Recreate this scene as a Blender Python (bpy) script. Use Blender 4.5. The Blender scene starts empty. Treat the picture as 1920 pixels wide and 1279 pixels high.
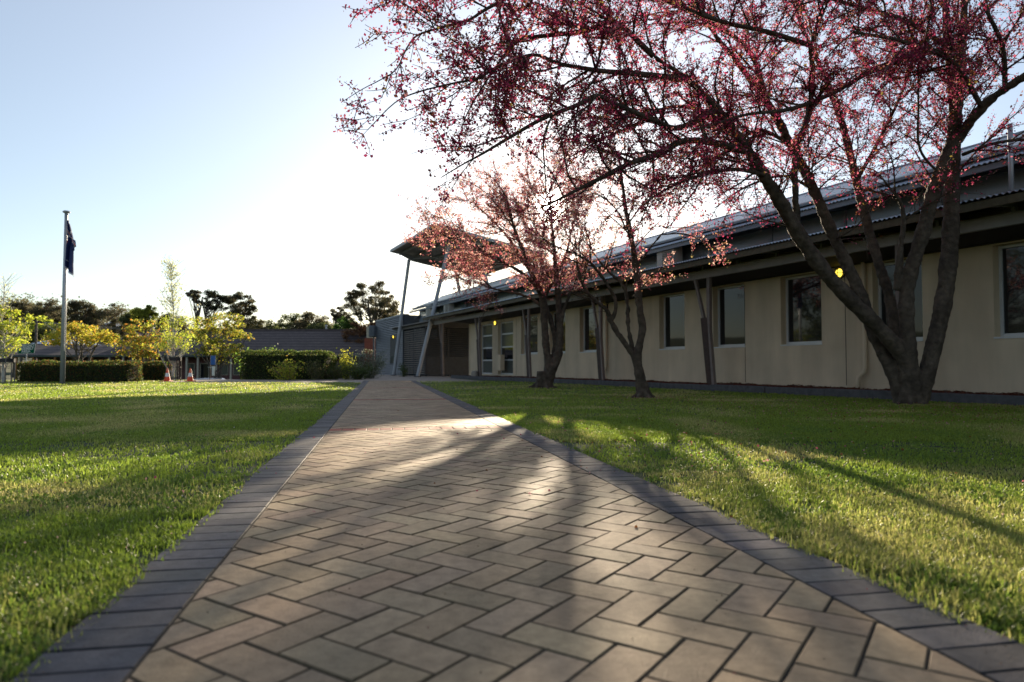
import bpy, math, random
import numpy as np
from mathutils import Vector, Matrix

random.seed(7)
RNG = np.random.default_rng(11)
R = math.radians
SC = bpy.context.scene
COL = SC.collection

# ------------------------------------------------------------------ camera, sky, sun, exposure
EYE = 0.65
PITCH = math.atan(46.5 / 1280.0)
FPX = 1280.0
cam_data = bpy.data.cameras.new("camera")
cam_data.lens = 24.0
cam_data.sensor_width = 36.0
cam_data.clip_start = 0.05
cam_data.clip_end = 3000.0
cam_data.dof.use_dof = True
cam_data.dof.focus_distance = 6.0
cam_data.dof.aperture_fstop = 2.4
cam = bpy.data.objects.new("camera", cam_data)
cam.location = (0, 0, EYE)
cam.rotation_euler = (math.pi / 2 + PITCH, 0, 0)
COL.objects.link(cam)
SC.camera = cam

SUN_AZ = R(3.3)
SUN_EL = R(13.1)
SUN_DIR = Vector((math.sin(SUN_AZ) * math.cos(SUN_EL), math.cos(SUN_AZ) * math.cos(SUN_EL), math.sin(SUN_EL)))

world = bpy.data.worlds.new("World")
SC.world = world
world.use_nodes = True
wn, wl = world.node_tree.nodes, world.node_tree.links
wn.clear()
w_out = wn.new("ShaderNodeOutputWorld")
w_bg = wn.new("ShaderNodeBackground")
w_sky = wn.new("ShaderNodeTexSky")
w_sky.sky_type = 'NISHITA'
w_sky.sun_disc = False
w_sky.sun_elevation = SUN_EL
w_sky.sun_rotation = SUN_AZ
w_sky.altitude = 20.0
w_sky.air_density = 1.0
w_sky.dust_density = 0.35
w_sky.ozone_density = 1.8
w_bg.inputs["Strength"].default_value = 0.052
# the sun itself and the glare of the air round it, as light coming from that part of the sky
w_tc = wn.new("ShaderNodeTexCoord")
w_dot = wn.new("ShaderNodeVectorMath"); w_dot.operation = 'DOT_PRODUCT'
w_dot.inputs[1].default_value = SUN_DIR
wl.new(w_tc.outputs["Generated"], w_dot.inputs[0])
w_max = wn.new("ShaderNodeMath"); w_max.operation = 'MAXIMUM'; w_max.inputs[1].default_value = 0.0
wl.new(w_dot.outputs["Value"], w_max.inputs[0])
def sky_lobe(power, amount, colour):
    p = wn.new("ShaderNodeMath"); p.operation = 'POWER'; p.inputs[1].default_value = power
    wl.new(w_max.outputs[0], p.inputs[0])
    s = wn.new("ShaderNodeVectorMath"); s.operation = 'SCALE'
    s.inputs[0].default_value = [c * amount for c in colour]
    wl.new(p.outputs[0], s.inputs["Scale"])
    return s.outputs[0]
w_sum = w_sky.outputs[0]
for power, amount, colour in ((9000.0, 420.0, (1.0, .93, .8)), (700.0, 6.0, (1.0, .95, .86)), (30.0, .8, (1, .97, .93)), (4.0, 2.5, (1, 1, 1)), (0.0, 1.2, (1.0, .97, 1.02))):
    a_ = wn.new("ShaderNodeVectorMath"); a_.operation = 'ADD'
    wl.new(w_sum, a_.inputs[0]); wl.new(sky_lobe(power, amount, colour), a_.inputs[1])
    w_sum = a_.outputs[0]
wl.new(w_sum, w_bg.inputs["Color"])
wl.new(w_bg.outputs[0], w_out.inputs["Surface"])

sun_data = bpy.data.lights.new("sun", 'SUN')
sun_data.energy = 5.0
sun_data.angle = R(0.53)
sun_data.color = (1.0, 0.83, 0.6)
sun = bpy.data.objects.new("sun", sun_data)
sun.rotation_euler = SUN_DIR.to_track_quat('Z', 'Y').to_euler()
sun.location = (2, 30, 30)
COL.objects.link(sun)

SC.view_settings.view_transform = 'Standard'
SC.view_settings.look = 'None'
SC.view_settings.exposure = 1.3
SC.view_settings.gamma = 1.0
SC.view_settings.use_curve_mapping = False
SC.cycles.use_denoising = True
SC.cycles.max_bounces = 8
SC.cycles.transparent_max_bounces = 8
SC.cycles.sample_clamp_indirect = 6.0
SC.cycles.caustics_reflective = False
SC.cycles.caustics_refractive = False

# ------------------------------------------------------------------ helpers
def ray(x, y):
    """direction of the photograph's pixel (1920 x 1279) in the place"""
    xc, yc = (x - 960.0) / FPX, (639.5 - y) / FPX
    c, s = math.cos(PITCH), math.sin(PITCH)
    return np.array([xc, c - yc * s, s + yc * c])
def at(x, y, Y):
    d = ray(x, y)
    return d * (Y / d[1]) + np.array([0, 0, EYE])

TH = math.atan(590.0 / 1280.0)
UX, UY = -math.sin(TH), math.cos(TH)      # along the long building, away from us
MX, MY = math.cos(TH), math.sin(TH)       # across it, away from the path
def B(a, D, z):
    return (a * UX + D * MX, a * UY + D * MY, z)
def along(x, D, y=640.0):
    """distance along the building where a pixel column meets the plane at offset D"""
    d = ray(x, y)
    s = D / (d[0] * MX + d[1] * MY)
    return s * (d[0] * UX + d[1] * UY)
BROT = math.atan2(UX, UY) * -1.0

def tag(o, label=None, cat=None, group=None, kind=None):
    if label: o["label"] = label
    if cat: o["category"] = cat
    if group: o["group"] = group
    if kind: o["kind"] = kind
    return o
ORG = {}
def thing(name, loc, label, cat, group=None):
    o = bpy.data.objects.new(name, None)
    o.empty_display_size = 0.2
    o.location = loc
    COL.objects.link(o)
    ORG[o.name] = Vector(loc)
    return tag(o, label, cat, group)
def origin_of(o):
    if o is None: return Vector((0, 0, 0))
    return ORG.get(o.name, Vector((0, 0, 0)))
def copy_tree(o, parent=None):
    c = o.copy(); COL.objects.link(c)
    if parent is not None: c.parent = parent
    for ch in list(o.children): copy_tree(ch, c)
    return c

class MB:
    """collects shapes in world coordinates, builds ONE mesh object"""
    def __init__(s):
        s.v, s.f, s.n = [], [], 0
    def add(s, verts, faces):
        verts = np.asarray(verts, dtype=float).reshape(-1, 3)
        s.v.append(verts)
        n = s.n
        s.f.extend([tuple(i + n for i in f) for f in faces])
        s.n += len(verts)
        return s
    def hexa(s, p):
        return s.add(p, [(0, 3, 2, 1), (4, 5, 6, 7), (0, 1, 5, 4), (1, 2, 6, 5), (2, 3, 7, 6), (3, 0, 4, 7)])
    def box(s, x0, x1, y0, y1, z0, z1):
        return s.hexa([(x0, y0, z0), (x1, y0, z0), (x1, y1, z0), (x0, y1, z0), (x0, y0, z1), (x1, y0, z1), (x1, y1, z1), (x0, y1, z1)])
    def bbox(s, a0, a1, d0, d1, z0, z1):
        return s.hexa([B(a0, d0, z0), B(a0, d1, z0), B(a1, d1, z0), B(a1, d0, z0), B(a0, d0, z1), B(a0, d1, z1), B(a1, d1, z1), B(a1, d0, z1)])
    def slab(s, p00, p01, p11, p10, t):
        """four corners of the top, thickness t downward"""
        q = [np.array(p, float) for p in (p00, p01, p11, p10)]
        dn = np.array([0, 0, -t])
        return s.hexa([p + dn for p in q] + q)
    def poly(s, pts):
        return s.add(pts, [tuple(range(len(pts)))])
    def bar(s, p, q, w, h, up=(0, 0, 1)):
        p, q = Vector(p), Vector(q)
        d = (q - p).normalized(); upv = Vector(up)
        sx = d.cross(upv)
        if sx.length < 1e-4: sx = d.cross(Vector((1, 0, 0)))
        sx.normalize(); sz = sx.cross(d).normalized()
        c = [(-w / 2, -h / 2), (w / 2, -h / 2), (w / 2, h / 2), (-w / 2, h / 2)]
        return s.hexa([p + sx * i + sz * j for i, j in c] + [q + sx * i + sz * j for i, j in c])
    def tube(s, pts, rads, k=8, cap=True):
        pts = np.asarray(pts, float); n = len(pts)
        rads = np.broadcast_to(np.asarray(rads, float), (n,))
        t = np.gradient(pts, axis=0) if n > 2 else np.repeat((pts[1:] - pts[:1]), n, axis=0)
        t /= (np.linalg.norm(t, axis=1, keepdims=True) + 1e-9)
        ref = np.array([0.0, 0, 1]) if abs(t[0][2]) < .9 else np.array([1.0, 0, 0])
        a = np.cross(t, ref); l = np.linalg.norm(a, axis=1, keepdims=True)
        bad = l[:, 0] < 1e-3
        a[bad] = np.cross(t[bad], np.array([0, 1.0, 0])); a /= (np.linalg.norm(a, axis=1, keepdims=True) + 1e-9)
        b = np.cross(t, a)
        ang = np.arange(k) * 2 * math.pi / k
        ring = a[:, None, :] * np.cos(ang)[None, :, None] + b[:, None, :] * np.sin(ang)[None, :, None]
        v = (pts[:, None, :] + ring * rads[:, None, None]).reshape(-1, 3)
        f = []
        for i in range(n - 1):
            o = i * k
            for j in range(k):
                j2 = (j + 1) % k
                f.append((o + j, o + j2, o + k + j2, o + k + j))
        if cap:
            f.append(tuple(range(k))[::-1]); f.append(tuple(range((n - 1) * k, n * k)))
        return s.add(v, f)
    def lathe(s, c, prof, k=20):
        c = np.asarray(c, float); n = len(prof); v = []
        for r, z in prof:
            for j in range(k):
                an = 2 * math.pi * j / k
                v.append((c[0] + r * math.cos(an), c[1] + r * math.sin(an), c[2] + z))
        f = []
        for i in range(n - 1):
            for j in range(k):
                j2 = (j + 1) % k
                f.append((i * k + j, i * k + j2, (i + 1) * k + j2, (i + 1) * k + j))
        f.append(tuple(range(k))[::-1]); f.append(tuple(range((n - 1) * k, n * k)))
        return s.add(v, f)
    def grid(s, P):
        """P: (n, m, 3) surface"""
        n, m = P.shape[:2]
        f = [(i * m + j, i * m + j + 1, (i + 1) * m + j + 1, (i + 1) * m + j) for i in range(n - 1) for j in range(m - 1)]
        return s.add(P.reshape(-1, 3), f)
    def build(s, name, mat, parent=None, smooth=False, bevel=0.0, attr=None):
        v = np.concatenate(s.v) - np.array(origin_of(parent))
        me = bpy.data.meshes.new(name)
        me.from_pydata(v.tolist(), [], s.f)
        if smooth: me.shade_smooth()
        me.materials.append(mat)
        me.update()
        o = bpy.data.objects.new(name, me)
        COL.objects.link(o)
        if parent is not None:
            o.parent = parent
            if parent.type != 'EMPTY': ORG[o.name] = origin_of(parent)
            else: ORG[o.name] = origin_of(parent)
        if bevel > 0:
            b = o.modifiers.new("bevel", 'BEVEL'); b.width = bevel; b.segments = 2; b.limit_method = 'ANGLE'
        return o

def fast_mesh(name, verts, loops, starts, totals, mat, parent=None, fcol=None, smooth=False):
    """big meshes from numpy; fcol = colour per face"""
    me = bpy.data.meshes.new(name)
    verts = np.asarray(verts, np.float32) - np.array(origin_of(parent), np.float32)
    me.vertices.add(len(verts)); me.vertices.foreach_set("co", verts.ravel())
    me.loops.add(len(loops)); me.loops.foreach_set("vertex_index", np.asarray(loops, np.int32))
    me.polygons.add(len(starts)); me.polygons.foreach_set("loop_start", np.asarray(starts, np.int32))
    try: me.polygons.foreach_set("loop_total", np.asarray(totals, np.int32))
    except Exception: pass
    if fcol is not None:
        at_ = me.attributes.new("col", 'FLOAT_COLOR', 'FACE')
        c4 = np.ones((len(starts), 4), np.float32); c4[:, :3] = fcol
        at_.data.foreach_set("color", c4.ravel())
    me.update(calc_edges=True); me.validate()
    me.materials.append(mat)
    if smooth: me.shade_smooth()
    else: me.shade_flat()
    o = bpy.data.objects.new(name, me)
    COL.objects.link(o)
    if parent is not None:
        o.parent = parent; ORG[o.name] = origin_of(parent)
    return o

def leaf_quads(centres, size, rng, aspect=0.6, flat=0.0):
    """one bent leaf (two triangles sharing a rib) per centre"""
    n = len(centres)
    d = rng.normal(size=(n, 3)); d[:, 2] *= (1 - flat)
    d /= np.linalg.norm(d, axis=1, keepdims=True) + 1e-9
    e = rng.normal(size=(n, 3)); e[:, 2] *= 1.0
    w = np.cross(d, e); w /= np.linalg.norm(w, axis=1, keepdims=True) + 1e-9
    nn = np.cross(d, w)
    L = np.asarray(size).reshape(-1, 1) * rng.uniform(.6, 1.25, (n, 1))
    W = L * aspect * .5
    bend = nn * L * rng.uniform(-.2, .2, (n, 1))
    p0 = centres - d * L * .5; p1 = centres + w * W + bend; p2 = centres + d * L * .5; p3 = centres - w * W + bend
    v = np.stack([p0, p1, p2, p3], 1).reshape(-1, 3)
    loops = np.arange(4 * n); starts = np.arange(n) * 4; totals = np.full(n, 4)
    return v, loops, starts, totals

# ------------------------------------------------------------------ materials
def mat_base(name):
    m = bpy.data.materials.new(name); m.use_nodes = True
    return m, m.node_tree.nodes, m.node_tree.links, m.node_tree.nodes["Principled BSDF"]
def M(name, col, rough=.6, metal=0.0, var=.12, scale=6.0, bump=0.0, bscale=60.0, spec=.5, var2=.0, scale2=.7, stretch=1.0):
    m, n, l, p = mat_base(name)
    tc = n.new("ShaderNodeTexCoord")
    nz = n.new("ShaderNodeTexNoise"); nz.inputs["Scale"].default_value = scale; nz.inputs["Detail"].default_value = 6
    l.new(tc.outputs["Object"], nz.inputs["Vector"])
    rp = n.new("ShaderNodeValToRGB")
    rp.color_ramp.elements[0].position = .3; rp.color_ramp.elements[1].position = .7
    rp.color_ramp.elements[0].color = (*[c * (1 - var) for c in col], 1)
    rp.color_ramp.elements[1].color = (*[min(1, c * (1 + var)) for c in col], 1)
    l.new(nz.outputs["Fac"], rp.inputs["Fac"])
    out = rp.outputs["Color"]
    if var2 > 0:
        n2 = n.new("ShaderNodeTexNoise"); n2.inputs["Scale"].default_value = scale2; n2.inputs["Detail"].default_value = 5
        mp_ = n.new("ShaderNodeMapping"); mp_.inputs["Scale"].default_value = (1, 1, stretch)
        l.new(tc.outputs["Object"], mp_.inputs["Vector"]); l.new(mp_.outputs[0], n2.inputs["Vector"])
        mr = n.new("ShaderNodeMapRange"); mr.inputs[1].default_value = .3; mr.inputs[2].default_value = .7
        mr.inputs[3].default_value = 1 - var2; mr.inputs[4].default_value = 1 + var2
        l.new(n2.outputs["Fac"], mr.inputs[0])
        sc = n.new("ShaderNodeVectorMath"); sc.operation = 'SCALE'
        l.new(out, sc.inputs[0]); l.new(mr.outputs[0], sc.inputs["Scale"]); out = sc.outputs[0]
    l.new(out, p.inputs["Base Color"])
    p.inputs["Roughness"].default_value = rough
    p.inputs["Metallic"].default_value = metal
    p.inputs["Specular IOR Level"].default_value = spec
    if bump > 0:
        nb = n.new("ShaderNodeTexNoise"); nb.inputs["Scale"].default_value = bscale; nb.inputs["Detail"].default_value = 5
        l.new(tc.outputs["Object"], nb.inputs["Vector"])
        bp = n.new("ShaderNodeBump"); bp.inputs["Strength"].default_value = bump; bp.inputs["Distance"].default_value = .02
        l.new(nb.outputs["Fac"], bp.inputs["Height"]); l.new(bp.outputs[0], p.inputs["Normal"])
    return m
def M_leaf(name, trans=.45, rough=.5, gain=1.5, spec=.3):
    """foliage: colour per leaf, light shines through"""
    m, n, l, p = mat_base(name)
    at_ = n.new("ShaderNodeAttribute"); at_.attribute_name = "col"
    l.new(at_.outputs["Color"], p.inputs["Base Color"])
    p.inputs["Roughness"].default_value = rough; p.inputs["Specular IOR Level"].default_value = spec
    tr = n.new("ShaderNodeBsdfTranslucent")
    sc = n.new("ShaderNodeVectorMath"); sc.operation = 'SCALE'; sc.inputs["Scale"].default_value = gain
    l.new(at_.outputs["Color"], sc.inputs[0]); l.new(sc.outputs[0], tr.inputs["Color"])
    mx = n.new("ShaderNodeMixShader"); mx.inputs[0].default_value = trans
    l.new(p.outputs[0], mx.inputs[1]); l.new(tr.outputs[0], mx.inputs[2])
    l.new(mx.outputs[0], n["Material Output"].inputs["Surface"])
    return m
def M_attr(name, rough=.75, bump=.25, bscale=120.0, mottled=.2, spec=.15):
    m, n, l, p = mat_base(name)
    at_ = n.new("ShaderNodeAttribute"); at_.attribute_name = "col"
    tc = n.new("ShaderNodeTexCoord")
    nz = n.new("ShaderNodeTexNoise"); nz.inputs["Scale"].default_value = 22; nz.inputs["Detail"].default_value = 8; nz.inputs["Roughness"].default_value = .7
    l.new(tc.outputs["Object"], nz.inputs["Vector"])
    mr = n.new("ShaderNodeMapRange"); mr.inputs[1].default_value = .3; mr.inputs[2].default_value = .7
    mr.inputs[3].default_value = 1 - mottled; mr.inputs[4].default_value = 1 + mottled
    l.new(nz.outputs["Fac"], mr.inputs[0])
    n3 = n.new("ShaderNodeTexNoise"); n3.inputs["Scale"].default_value = 2.1; n3.inputs["Detail"].default_value = 6
    l.new(tc.outputs["Object"], n3.inputs["Vector"])
    m3 = n.new("ShaderNodeMapRange"); m3.inputs[1].default_value = .35; m3.inputs[2].default_value = .65
    m3.inputs[3].default_value = .86; m3.inputs[4].default_value = 1.1
    l.new(n3.outputs["Fac"], m3.inputs[0])
    mu = n.new("ShaderNodeMath"); mu.operation = 'MULTIPLY'
    l.new(mr.outputs[0], mu.inputs[0]); l.new(m3.outputs[0], mu.inputs[1])
    sc = n.new("ShaderNodeVectorMath"); sc.operation = 'SCALE'
    l.new(at_.outputs["Color"], sc.inputs[0]); l.new(mu.outputs[0], sc.inputs["Scale"])
    l.new(sc.outputs[0], p.inputs["Base Color"])
    p.inputs["Roughness"].default_value = rough; p.inputs["Specular IOR Level"].default_value = spec
    nb = n.new("ShaderNodeTexNoise"); nb.inputs["Scale"].default_value = bscale; nb.inputs["Detail"].default_value = 4
    l.new(tc.outputs["Object"], nb.inputs["Vector"])
    bp = n.new("ShaderNodeBump"); bp.inputs["Strength"].default_value = bump; bp.inputs["Distance"].default_value = .004
    l.new(nb.outputs["Fac"], bp.inputs["Height"]); l.new(bp.outputs[0], p.inputs["Normal"])
    return m
def M_emit(name, col, strength):
    m, n, l, p = mat_base(name)
    p.inputs["Base Color"].default_value = (*col, 1)
    p.inputs["Emission Color"].default_value = (*col, 1)
    p.inputs["Emission Strength"].default_value = strength
    return m
def M_stripes(name, c1, c2, axis='Z', period=.3, width=.12, rough=.8, var=.2):
    """rows of tiles / courses: a dark gap every period"""
    m, n, l, p = mat_base(name)
    tc = n.new("ShaderNodeTexCoord"); sp = n.new("ShaderNodeSeparateXYZ")
    l.new(tc.outputs["Object"], sp.inputs[0])
    d = n.new("ShaderNodeMath"); d.operation = 'DIVIDE'; d.inputs[1].default_value = period
    l.new(sp.outputs[axis], d.inputs[0])
    fr = n.new("ShaderNodeMath"); fr.operation = 'FRACT'; l.new(d.outputs[0], fr.inputs[0])
    lt = n.new("ShaderNodeMath"); lt.operation = 'LESS_THAN'; lt.inputs[1].default_value = width
    l.new(fr.outputs[0], lt.inputs[0])
    nz = n.new("ShaderNodeTexNoise"); nz.inputs["Scale"].default_value = 2.5; nz.inputs["Detail"].default_value = 8
    l.new(tc.outputs["Object"], nz.inputs["Vector"])
    rp = n.new("ShaderNodeValToRGB")
    rp.color_ramp.elements[0].position = .3; rp.color_ramp.elements[1].position = .7
    rp.color_ramp.elements[0].color = (*[c * (1 - var) for c in c1], 1); rp.color_ramp.elements[1].color = (*[c * (1 + var) for c in c1], 1)
    l.new(nz.outputs["Fac"], rp.inputs["Fac"])
    mx = n.new("ShaderNodeMix"); mx.data_type = 'RGBA'
    l.new(lt.outputs[0], mx.inputs[0]); l.new(rp.outputs["Color"], mx.inputs[6]); mx.inputs[7].default_value = (*c2, 1)
    l.new(mx.outputs[2], p.inputs["Base Color"]); p.inputs["Roughness"].default_value = rough
    return m

MAT = dict(
    paver=M_attr("concrete_paver", .68, .6, 140, .26, .08),
    sand=M("joint_sand", (.022, .018, .014), .95, var=.4, scale=60),
    plaza=M("plaza_concrete", (.30, .245, .2), .8, var=.12, scale=9, bump=.2, var2=.12),
    soil=M("lawn_soil", (.045, .065, .016), .95, var=.45, scale=9, bump=.5, bscale=30, var2=.2, scale2=.3),
    grass=M_leaf("grass_blades", .55, .42, 2.0, .3),
    cream=M("cream_render", (.57, .46, .325), .85, var=.07, scale=1.6, bump=.15, bscale=90, var2=.12, scale2=2.2, stretch=.16),
    grey=M("grey_painted_steel", (.29, .275, .28), .55, var=.08, scale=5, var2=.08),
    column=M("column_paint", (.33, .345, .375), .5, var=.06, scale=4, var2=.06),
    post=M("brown_grey_post", (.17, .135, .12), .6, var=.12, scale=5),
    timber=M("weathered_timber", (.10, .085, .055), .8, var=.25, scale=12, bump=.2),
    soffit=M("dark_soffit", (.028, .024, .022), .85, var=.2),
    rust=M("brown_steel", (.040, .020, .014), .7, var=.35, scale=9),
    zinc=M("corrugated_zinc", (.36, .42, .5), .35, .75, var=.1, scale=2, var2=.1),
    roofm=M("roof_metal", (.55, .58, .62), .38, .8, var=.08, scale=1.5, var2=.08),
    bluewall=M("blue_grey_sheet", (.085, .10, .125), .5, .3, var=.1, scale=2, var2=.1),
    fascia=M("blue_grey_fascia", (.20, .23, .28), .5, var=.06),
    darkpanel=M("dark_panel", (.03, .035, .05), .5, var=.15),
    alum=M("pale_window_frame", (.55, .56, .57), .4, .2, var=.05),
    mulch=M("red_mulch", (.07, .022, .014), .95, var=.5, scale=45, bump=.9, bscale=35),
    edging=M("grey_edging_stone", (.075, .075, .08), .9, var=.25, scale=8, bump=.3, bscale=40),
    bark=M("crabapple_bark", (.075, .057, .042), .85, var=.4, scale=11, bump=1.0, bscale=38, spec=.25, var2=.3, scale2=3),
    blossom=M_leaf("blossom", .5, .6, 1.25, .1),
    blossom2=M_leaf("pale_blossom", .5, .6, 1.7, .1),
    leaf=M_leaf("foliage", .52, .55, 1.75, .15),
    darkleaf=M_leaf("dark_foliage", .42, .6, 1.6, .1),  # raised translucency stands in for haze on the hill trees
    dbark=M("grey_bark", (.11, .095, .08), .9, var=.3, scale=5, bump=.5),
    wbark=M("white_bark", (.55, .52, .47), .8, var=.3, scale=8, bump=.2),
    black=M("black_plastic", (.015, .015, .017), .6),
    lampglow=M_emit("lit_lamp_lens", (.95, .66, .07), 1.1),
    white=M("white_paint", (.75, .75, .74), .4, var=.04),
    silver=M("silver_pole", (.40, .42, .45), .4, .3, var=.05),
    lattice=M("weathered_slats", (.15, .135, .125), .7, var=.2, scale=6),
    brickw=M_stripes("purple_brick", (.15, .065, .062), (.10, .06, .055), 'Z', .086, .14, .9),
    tiles=M_stripes("dark_roof_tiles", (.088, .068, .064), (.034, .027, .027), 'Z', .33, .26, .9, .3),
    greengutter=M("green_gutter", (.03, .05, .042), .5),
    mauve=M("mauve_paint", (.24, .15, .19), .8), orangewood=M("orange_timber", (.30, .13, .03), .7, var=.2), creampost=M("cream_post", (.42, .38, .30), .8), redbrick=M("red_brick", (.24, .07, .045), .9, var=.2),
    redroof=M("rust_roof", (.22, .09, .07), .7), wire=M("grey_wire", (.35, .34, .32), .6), signgreen=M("sign_green", (.0, .10, .045), .8, var=.03, spec=.1), signblue=M("sign_blue", (.02, .12, .42), .5, var=.03), cone=M("orange_plastic", (.75, .09, .02), .5, var=.05), carpaint=M("white_car_paint", (.6, .62, .66), .25, .1, var=.02),
    hedgecore=M("hedge_twigs", (.018, .022, .008), .95, var=.4, scale=20),
    zincdark=M("grey_corrugated_iron", (.10, .115, .14), .42, .6, var=.12, scale=2, var2=.1),
    lining=M("canopy_lining", (.15, .15, .155), .7, var=.1),
    lattice2=M("dark_gate_slats", (.04, .043, .05), .7, var=.2),
    cream2=M("cream_enamel", (.42, .40, .36), .5, var=.05),
    edging2=M("pale_concrete", (.30, .27, .23), .9, var=.2, bump=.2),
)
def M_glass(name, tint=(.012, .014, .017), rough=.03):
    m, n, l, p = mat_base(name)
    p.inputs["Base Color"].default_value = (*tint, 1); p.inputs["Roughness"].default_value = rough
    p.inputs["Specular IOR Level"].default_value = .5; p.inputs["IOR"].default_value = 1.5
    tc = n.new("ShaderNodeTexCoord"); nb = n.new("ShaderNodeTexNoise"); nb.inputs["Scale"].default_value = .8
    l.new(tc.outputs["Object"], nb.inputs["Vector"])
    bp = n.new("ShaderNodeBump"); bp.inputs["Strength"].default_value = .03; bp.inputs["Distance"].default_value = .05
    l.new(nb.outputs["Fac"], bp.inputs["Height"]); l.new(bp.outputs[0], p.inputs["Normal"])
    return m
MAT["glass"] = M_glass("window_glass")
MAT["painted_sky"] = M_glass("painted_sky_glass", (.24, .29, .36), .2)  # reflection of the blue sky put into the base colour
MAT["blind"] = M_glass("glass_with_blind", (.10, .11, .10), .08)
# ------------------------------------------------------------------ ground, plaza, path
PA = math.atan(245.0 / 1280.0)
PX, PY = -math.sin(PA), math.cos(PA)       # along the path
QX, QY = math.cos(PA), math.sin(PA)        # across it, to the right
QL, QR = -0.517, 1.249                     # inner edges of the dark borders
BORD = 0.235
T0, T1 = -1.2, 30.6
def P(t, q, z=0.0): return (t * PX + q * QX, t * PY + q * QY, z)

def sstep(a, b, x):
    t = np.clip((x - a) / (b - a), 0, 1); return t * t * (3 - 2 * t)
def ground_z(X, Y):
    X = np.asarray(X, float); Y = np.asarray(Y, float)
    drop = -1.25 * sstep(33, 43, Y) * sstep(-9.5, -13.0, X)
    hill = 8.0 * sstep(95, 260, Y) + 10 * sstep(-70, -160, X)
    return drop + hill - .016
xs = np.unique(np.concatenate([np.linspace(-400, -60, 18), np.linspace(-60, 40, 81), np.linspace(40, 400, 15)]))
ys = np.unique(np.concatenate([np.linspace(-150, -10, 9), np.linspace(-10, 60, 57), np.linspace(60, 420, 37)]))
gx, gy = np.meshgrid(xs, ys, indexing='ij')
gp = np.stack([gx, gy, ground_z(gx, gy)], -1)
g = MB(); g.grid(gp)
ground = g.build("ground", MAT["soil"], smooth=True)
tag(ground, kind="structure")

# plaza of pale concrete beyond the lawn and under the canopy
pz = MB()
pz.poly([(x, y, -.010) for x, y in [(-14.5, 27.6), (-7.0, 26.6), (-5.3, 26.4), (-2.9, 26.9), (-1.2, 29.5), B(33.5, 12.1, 0)[:2], B(33.5, 14.2, 0)[:2], B(41.5, 16.6, 0)[:2], B(56, 13.0, 0)[:2], (-11.5, 41), (-9.2, 33.4), (-14.5, 33.2)]])
plaza = pz.build("plaza", MAT["plaza"]); tag(plaza, kind="structure")

def clip(poly, nx, ny, c):
    """keep nx*x+ny*y <= c"""
    out = []
    for i in range(len(poly)):
        a, b = poly[i], poly[(i + 1) % len(poly)]
        da, db = nx * a[0] + ny * a[1] - c, nx * b[0] + ny * b[1] - c
        if da <= 0: out.append(a)
        if da * db < 0:
            t = da / (da - db); out.append((a[0] + t * (b[0] - a[0]), a[1] + t * (b[1] - a[1])))
    return out
def area(p):
    return .5 * sum(p[i][0] * p[(i + 1) % len(p)][1] - p[(i + 1) % len(p)][0] * p[i][1] for i in range(len(p)))
def inset(p, d):
    n = len(p); L = []
    for i in range(n):
        a, b = p[i], p[(i + 1) % n]
        ex, ey = b[0] - a[0], b[1] - a[1]; l = math.hypot(ex, ey)
        if l < 1e-6: return None
        nx, ny = -ey / l, ex / l
        L.append((nx, ny, nx * a[0] + ny * a[1] + d))
    out = []
    for i in range(n):
        a1, b1, c1 = L[i - 1]; a2, b2, c2 = L[i]
        det = a1 * b2 - a2 * b1
        if abs(det) < 1e-4: return None
        out.append(((c1 * b2 - c2 * b1) / det, (a1 * c2 - a2 * c1) / det))
    if area(out) <= 1e-5: return None
    return out
def clean(p):
    q = []
    for a in p:
        if not q or math.hypot(a[0] - q[-1][0], a[1] - q[-1][1]) > .004: q.append(a)
    if len(q) > 2 and math.hypot(q[0][0] - q[-1][0], q[0][1] - q[-1][1]) < .004: q.pop()
    return q
pv, pl, ps, pt, pc = [], [], [], [], []
nv = 0
def add_paver(poly, col):
    """poly in (t, q) path coordinates"""
    global nv
    poly = clean(poly)
    if len(poly) < 3: return
    if area(poly) < 0: poly = poly[::-1]
    if area(poly) < 4e-4: return
    o = inset(poly, .0029)
    if o is None: return
    i = inset(o, .003)
    if i is None or len(i) != len(o): return
    n = len(o); zj = random.uniform(-.0016, .0012)
    cx = sum(a[0] for a in o) / n; cy = sum(a[1] for a in o) / n
    tx, ty = random.uniform(-.008, .008), random.uniform(-.008, .008)
    def zz(a, d): return d + zj + tx * (a[0] - cx) + ty * (a[1] - cy)
    ring = [P(a[0], a[1], -.03) for a in o] + [P(a[0], a[1], zz(a, -.0028)) for a in o] + [P(a[0], a[1], zz(a, 0)) for a in i]
    pv.extend(ring)
    k = .8 + .36 * random.random()
    c = [x * k * random.uniform(.97, 1.03) for x in col]
    fs = [[2 * n + j for j in range(n)][::-1]]
    for r in (0, 1):
        for j in range(n):
            j2 = (j + 1) % n
            fs.append([r * n + j, (r + 1) * n + j, (r + 1) * n + j2, r * n + j2])
    for f in fs:
        ps.append(len(pl)); pt.append(len(f)); pl.extend([nv + x for x in f]); pc.append(c if len(pt) > 1 and f is fs[0] else [x * .5 for x in c])
    nv += 3 * n
W = 0.122
TAN = (.36, .262, .165); DARK = (.115, .11, .112); RED = (.30, .075, .05)
courses = (7.19, 13.37, 20.5)
S2 = math.sqrt(.5)
spans = []
lo = T0
for c in courses: spans.append((lo, c - W)); lo = c + W
spans.append((lo, T1))
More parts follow.
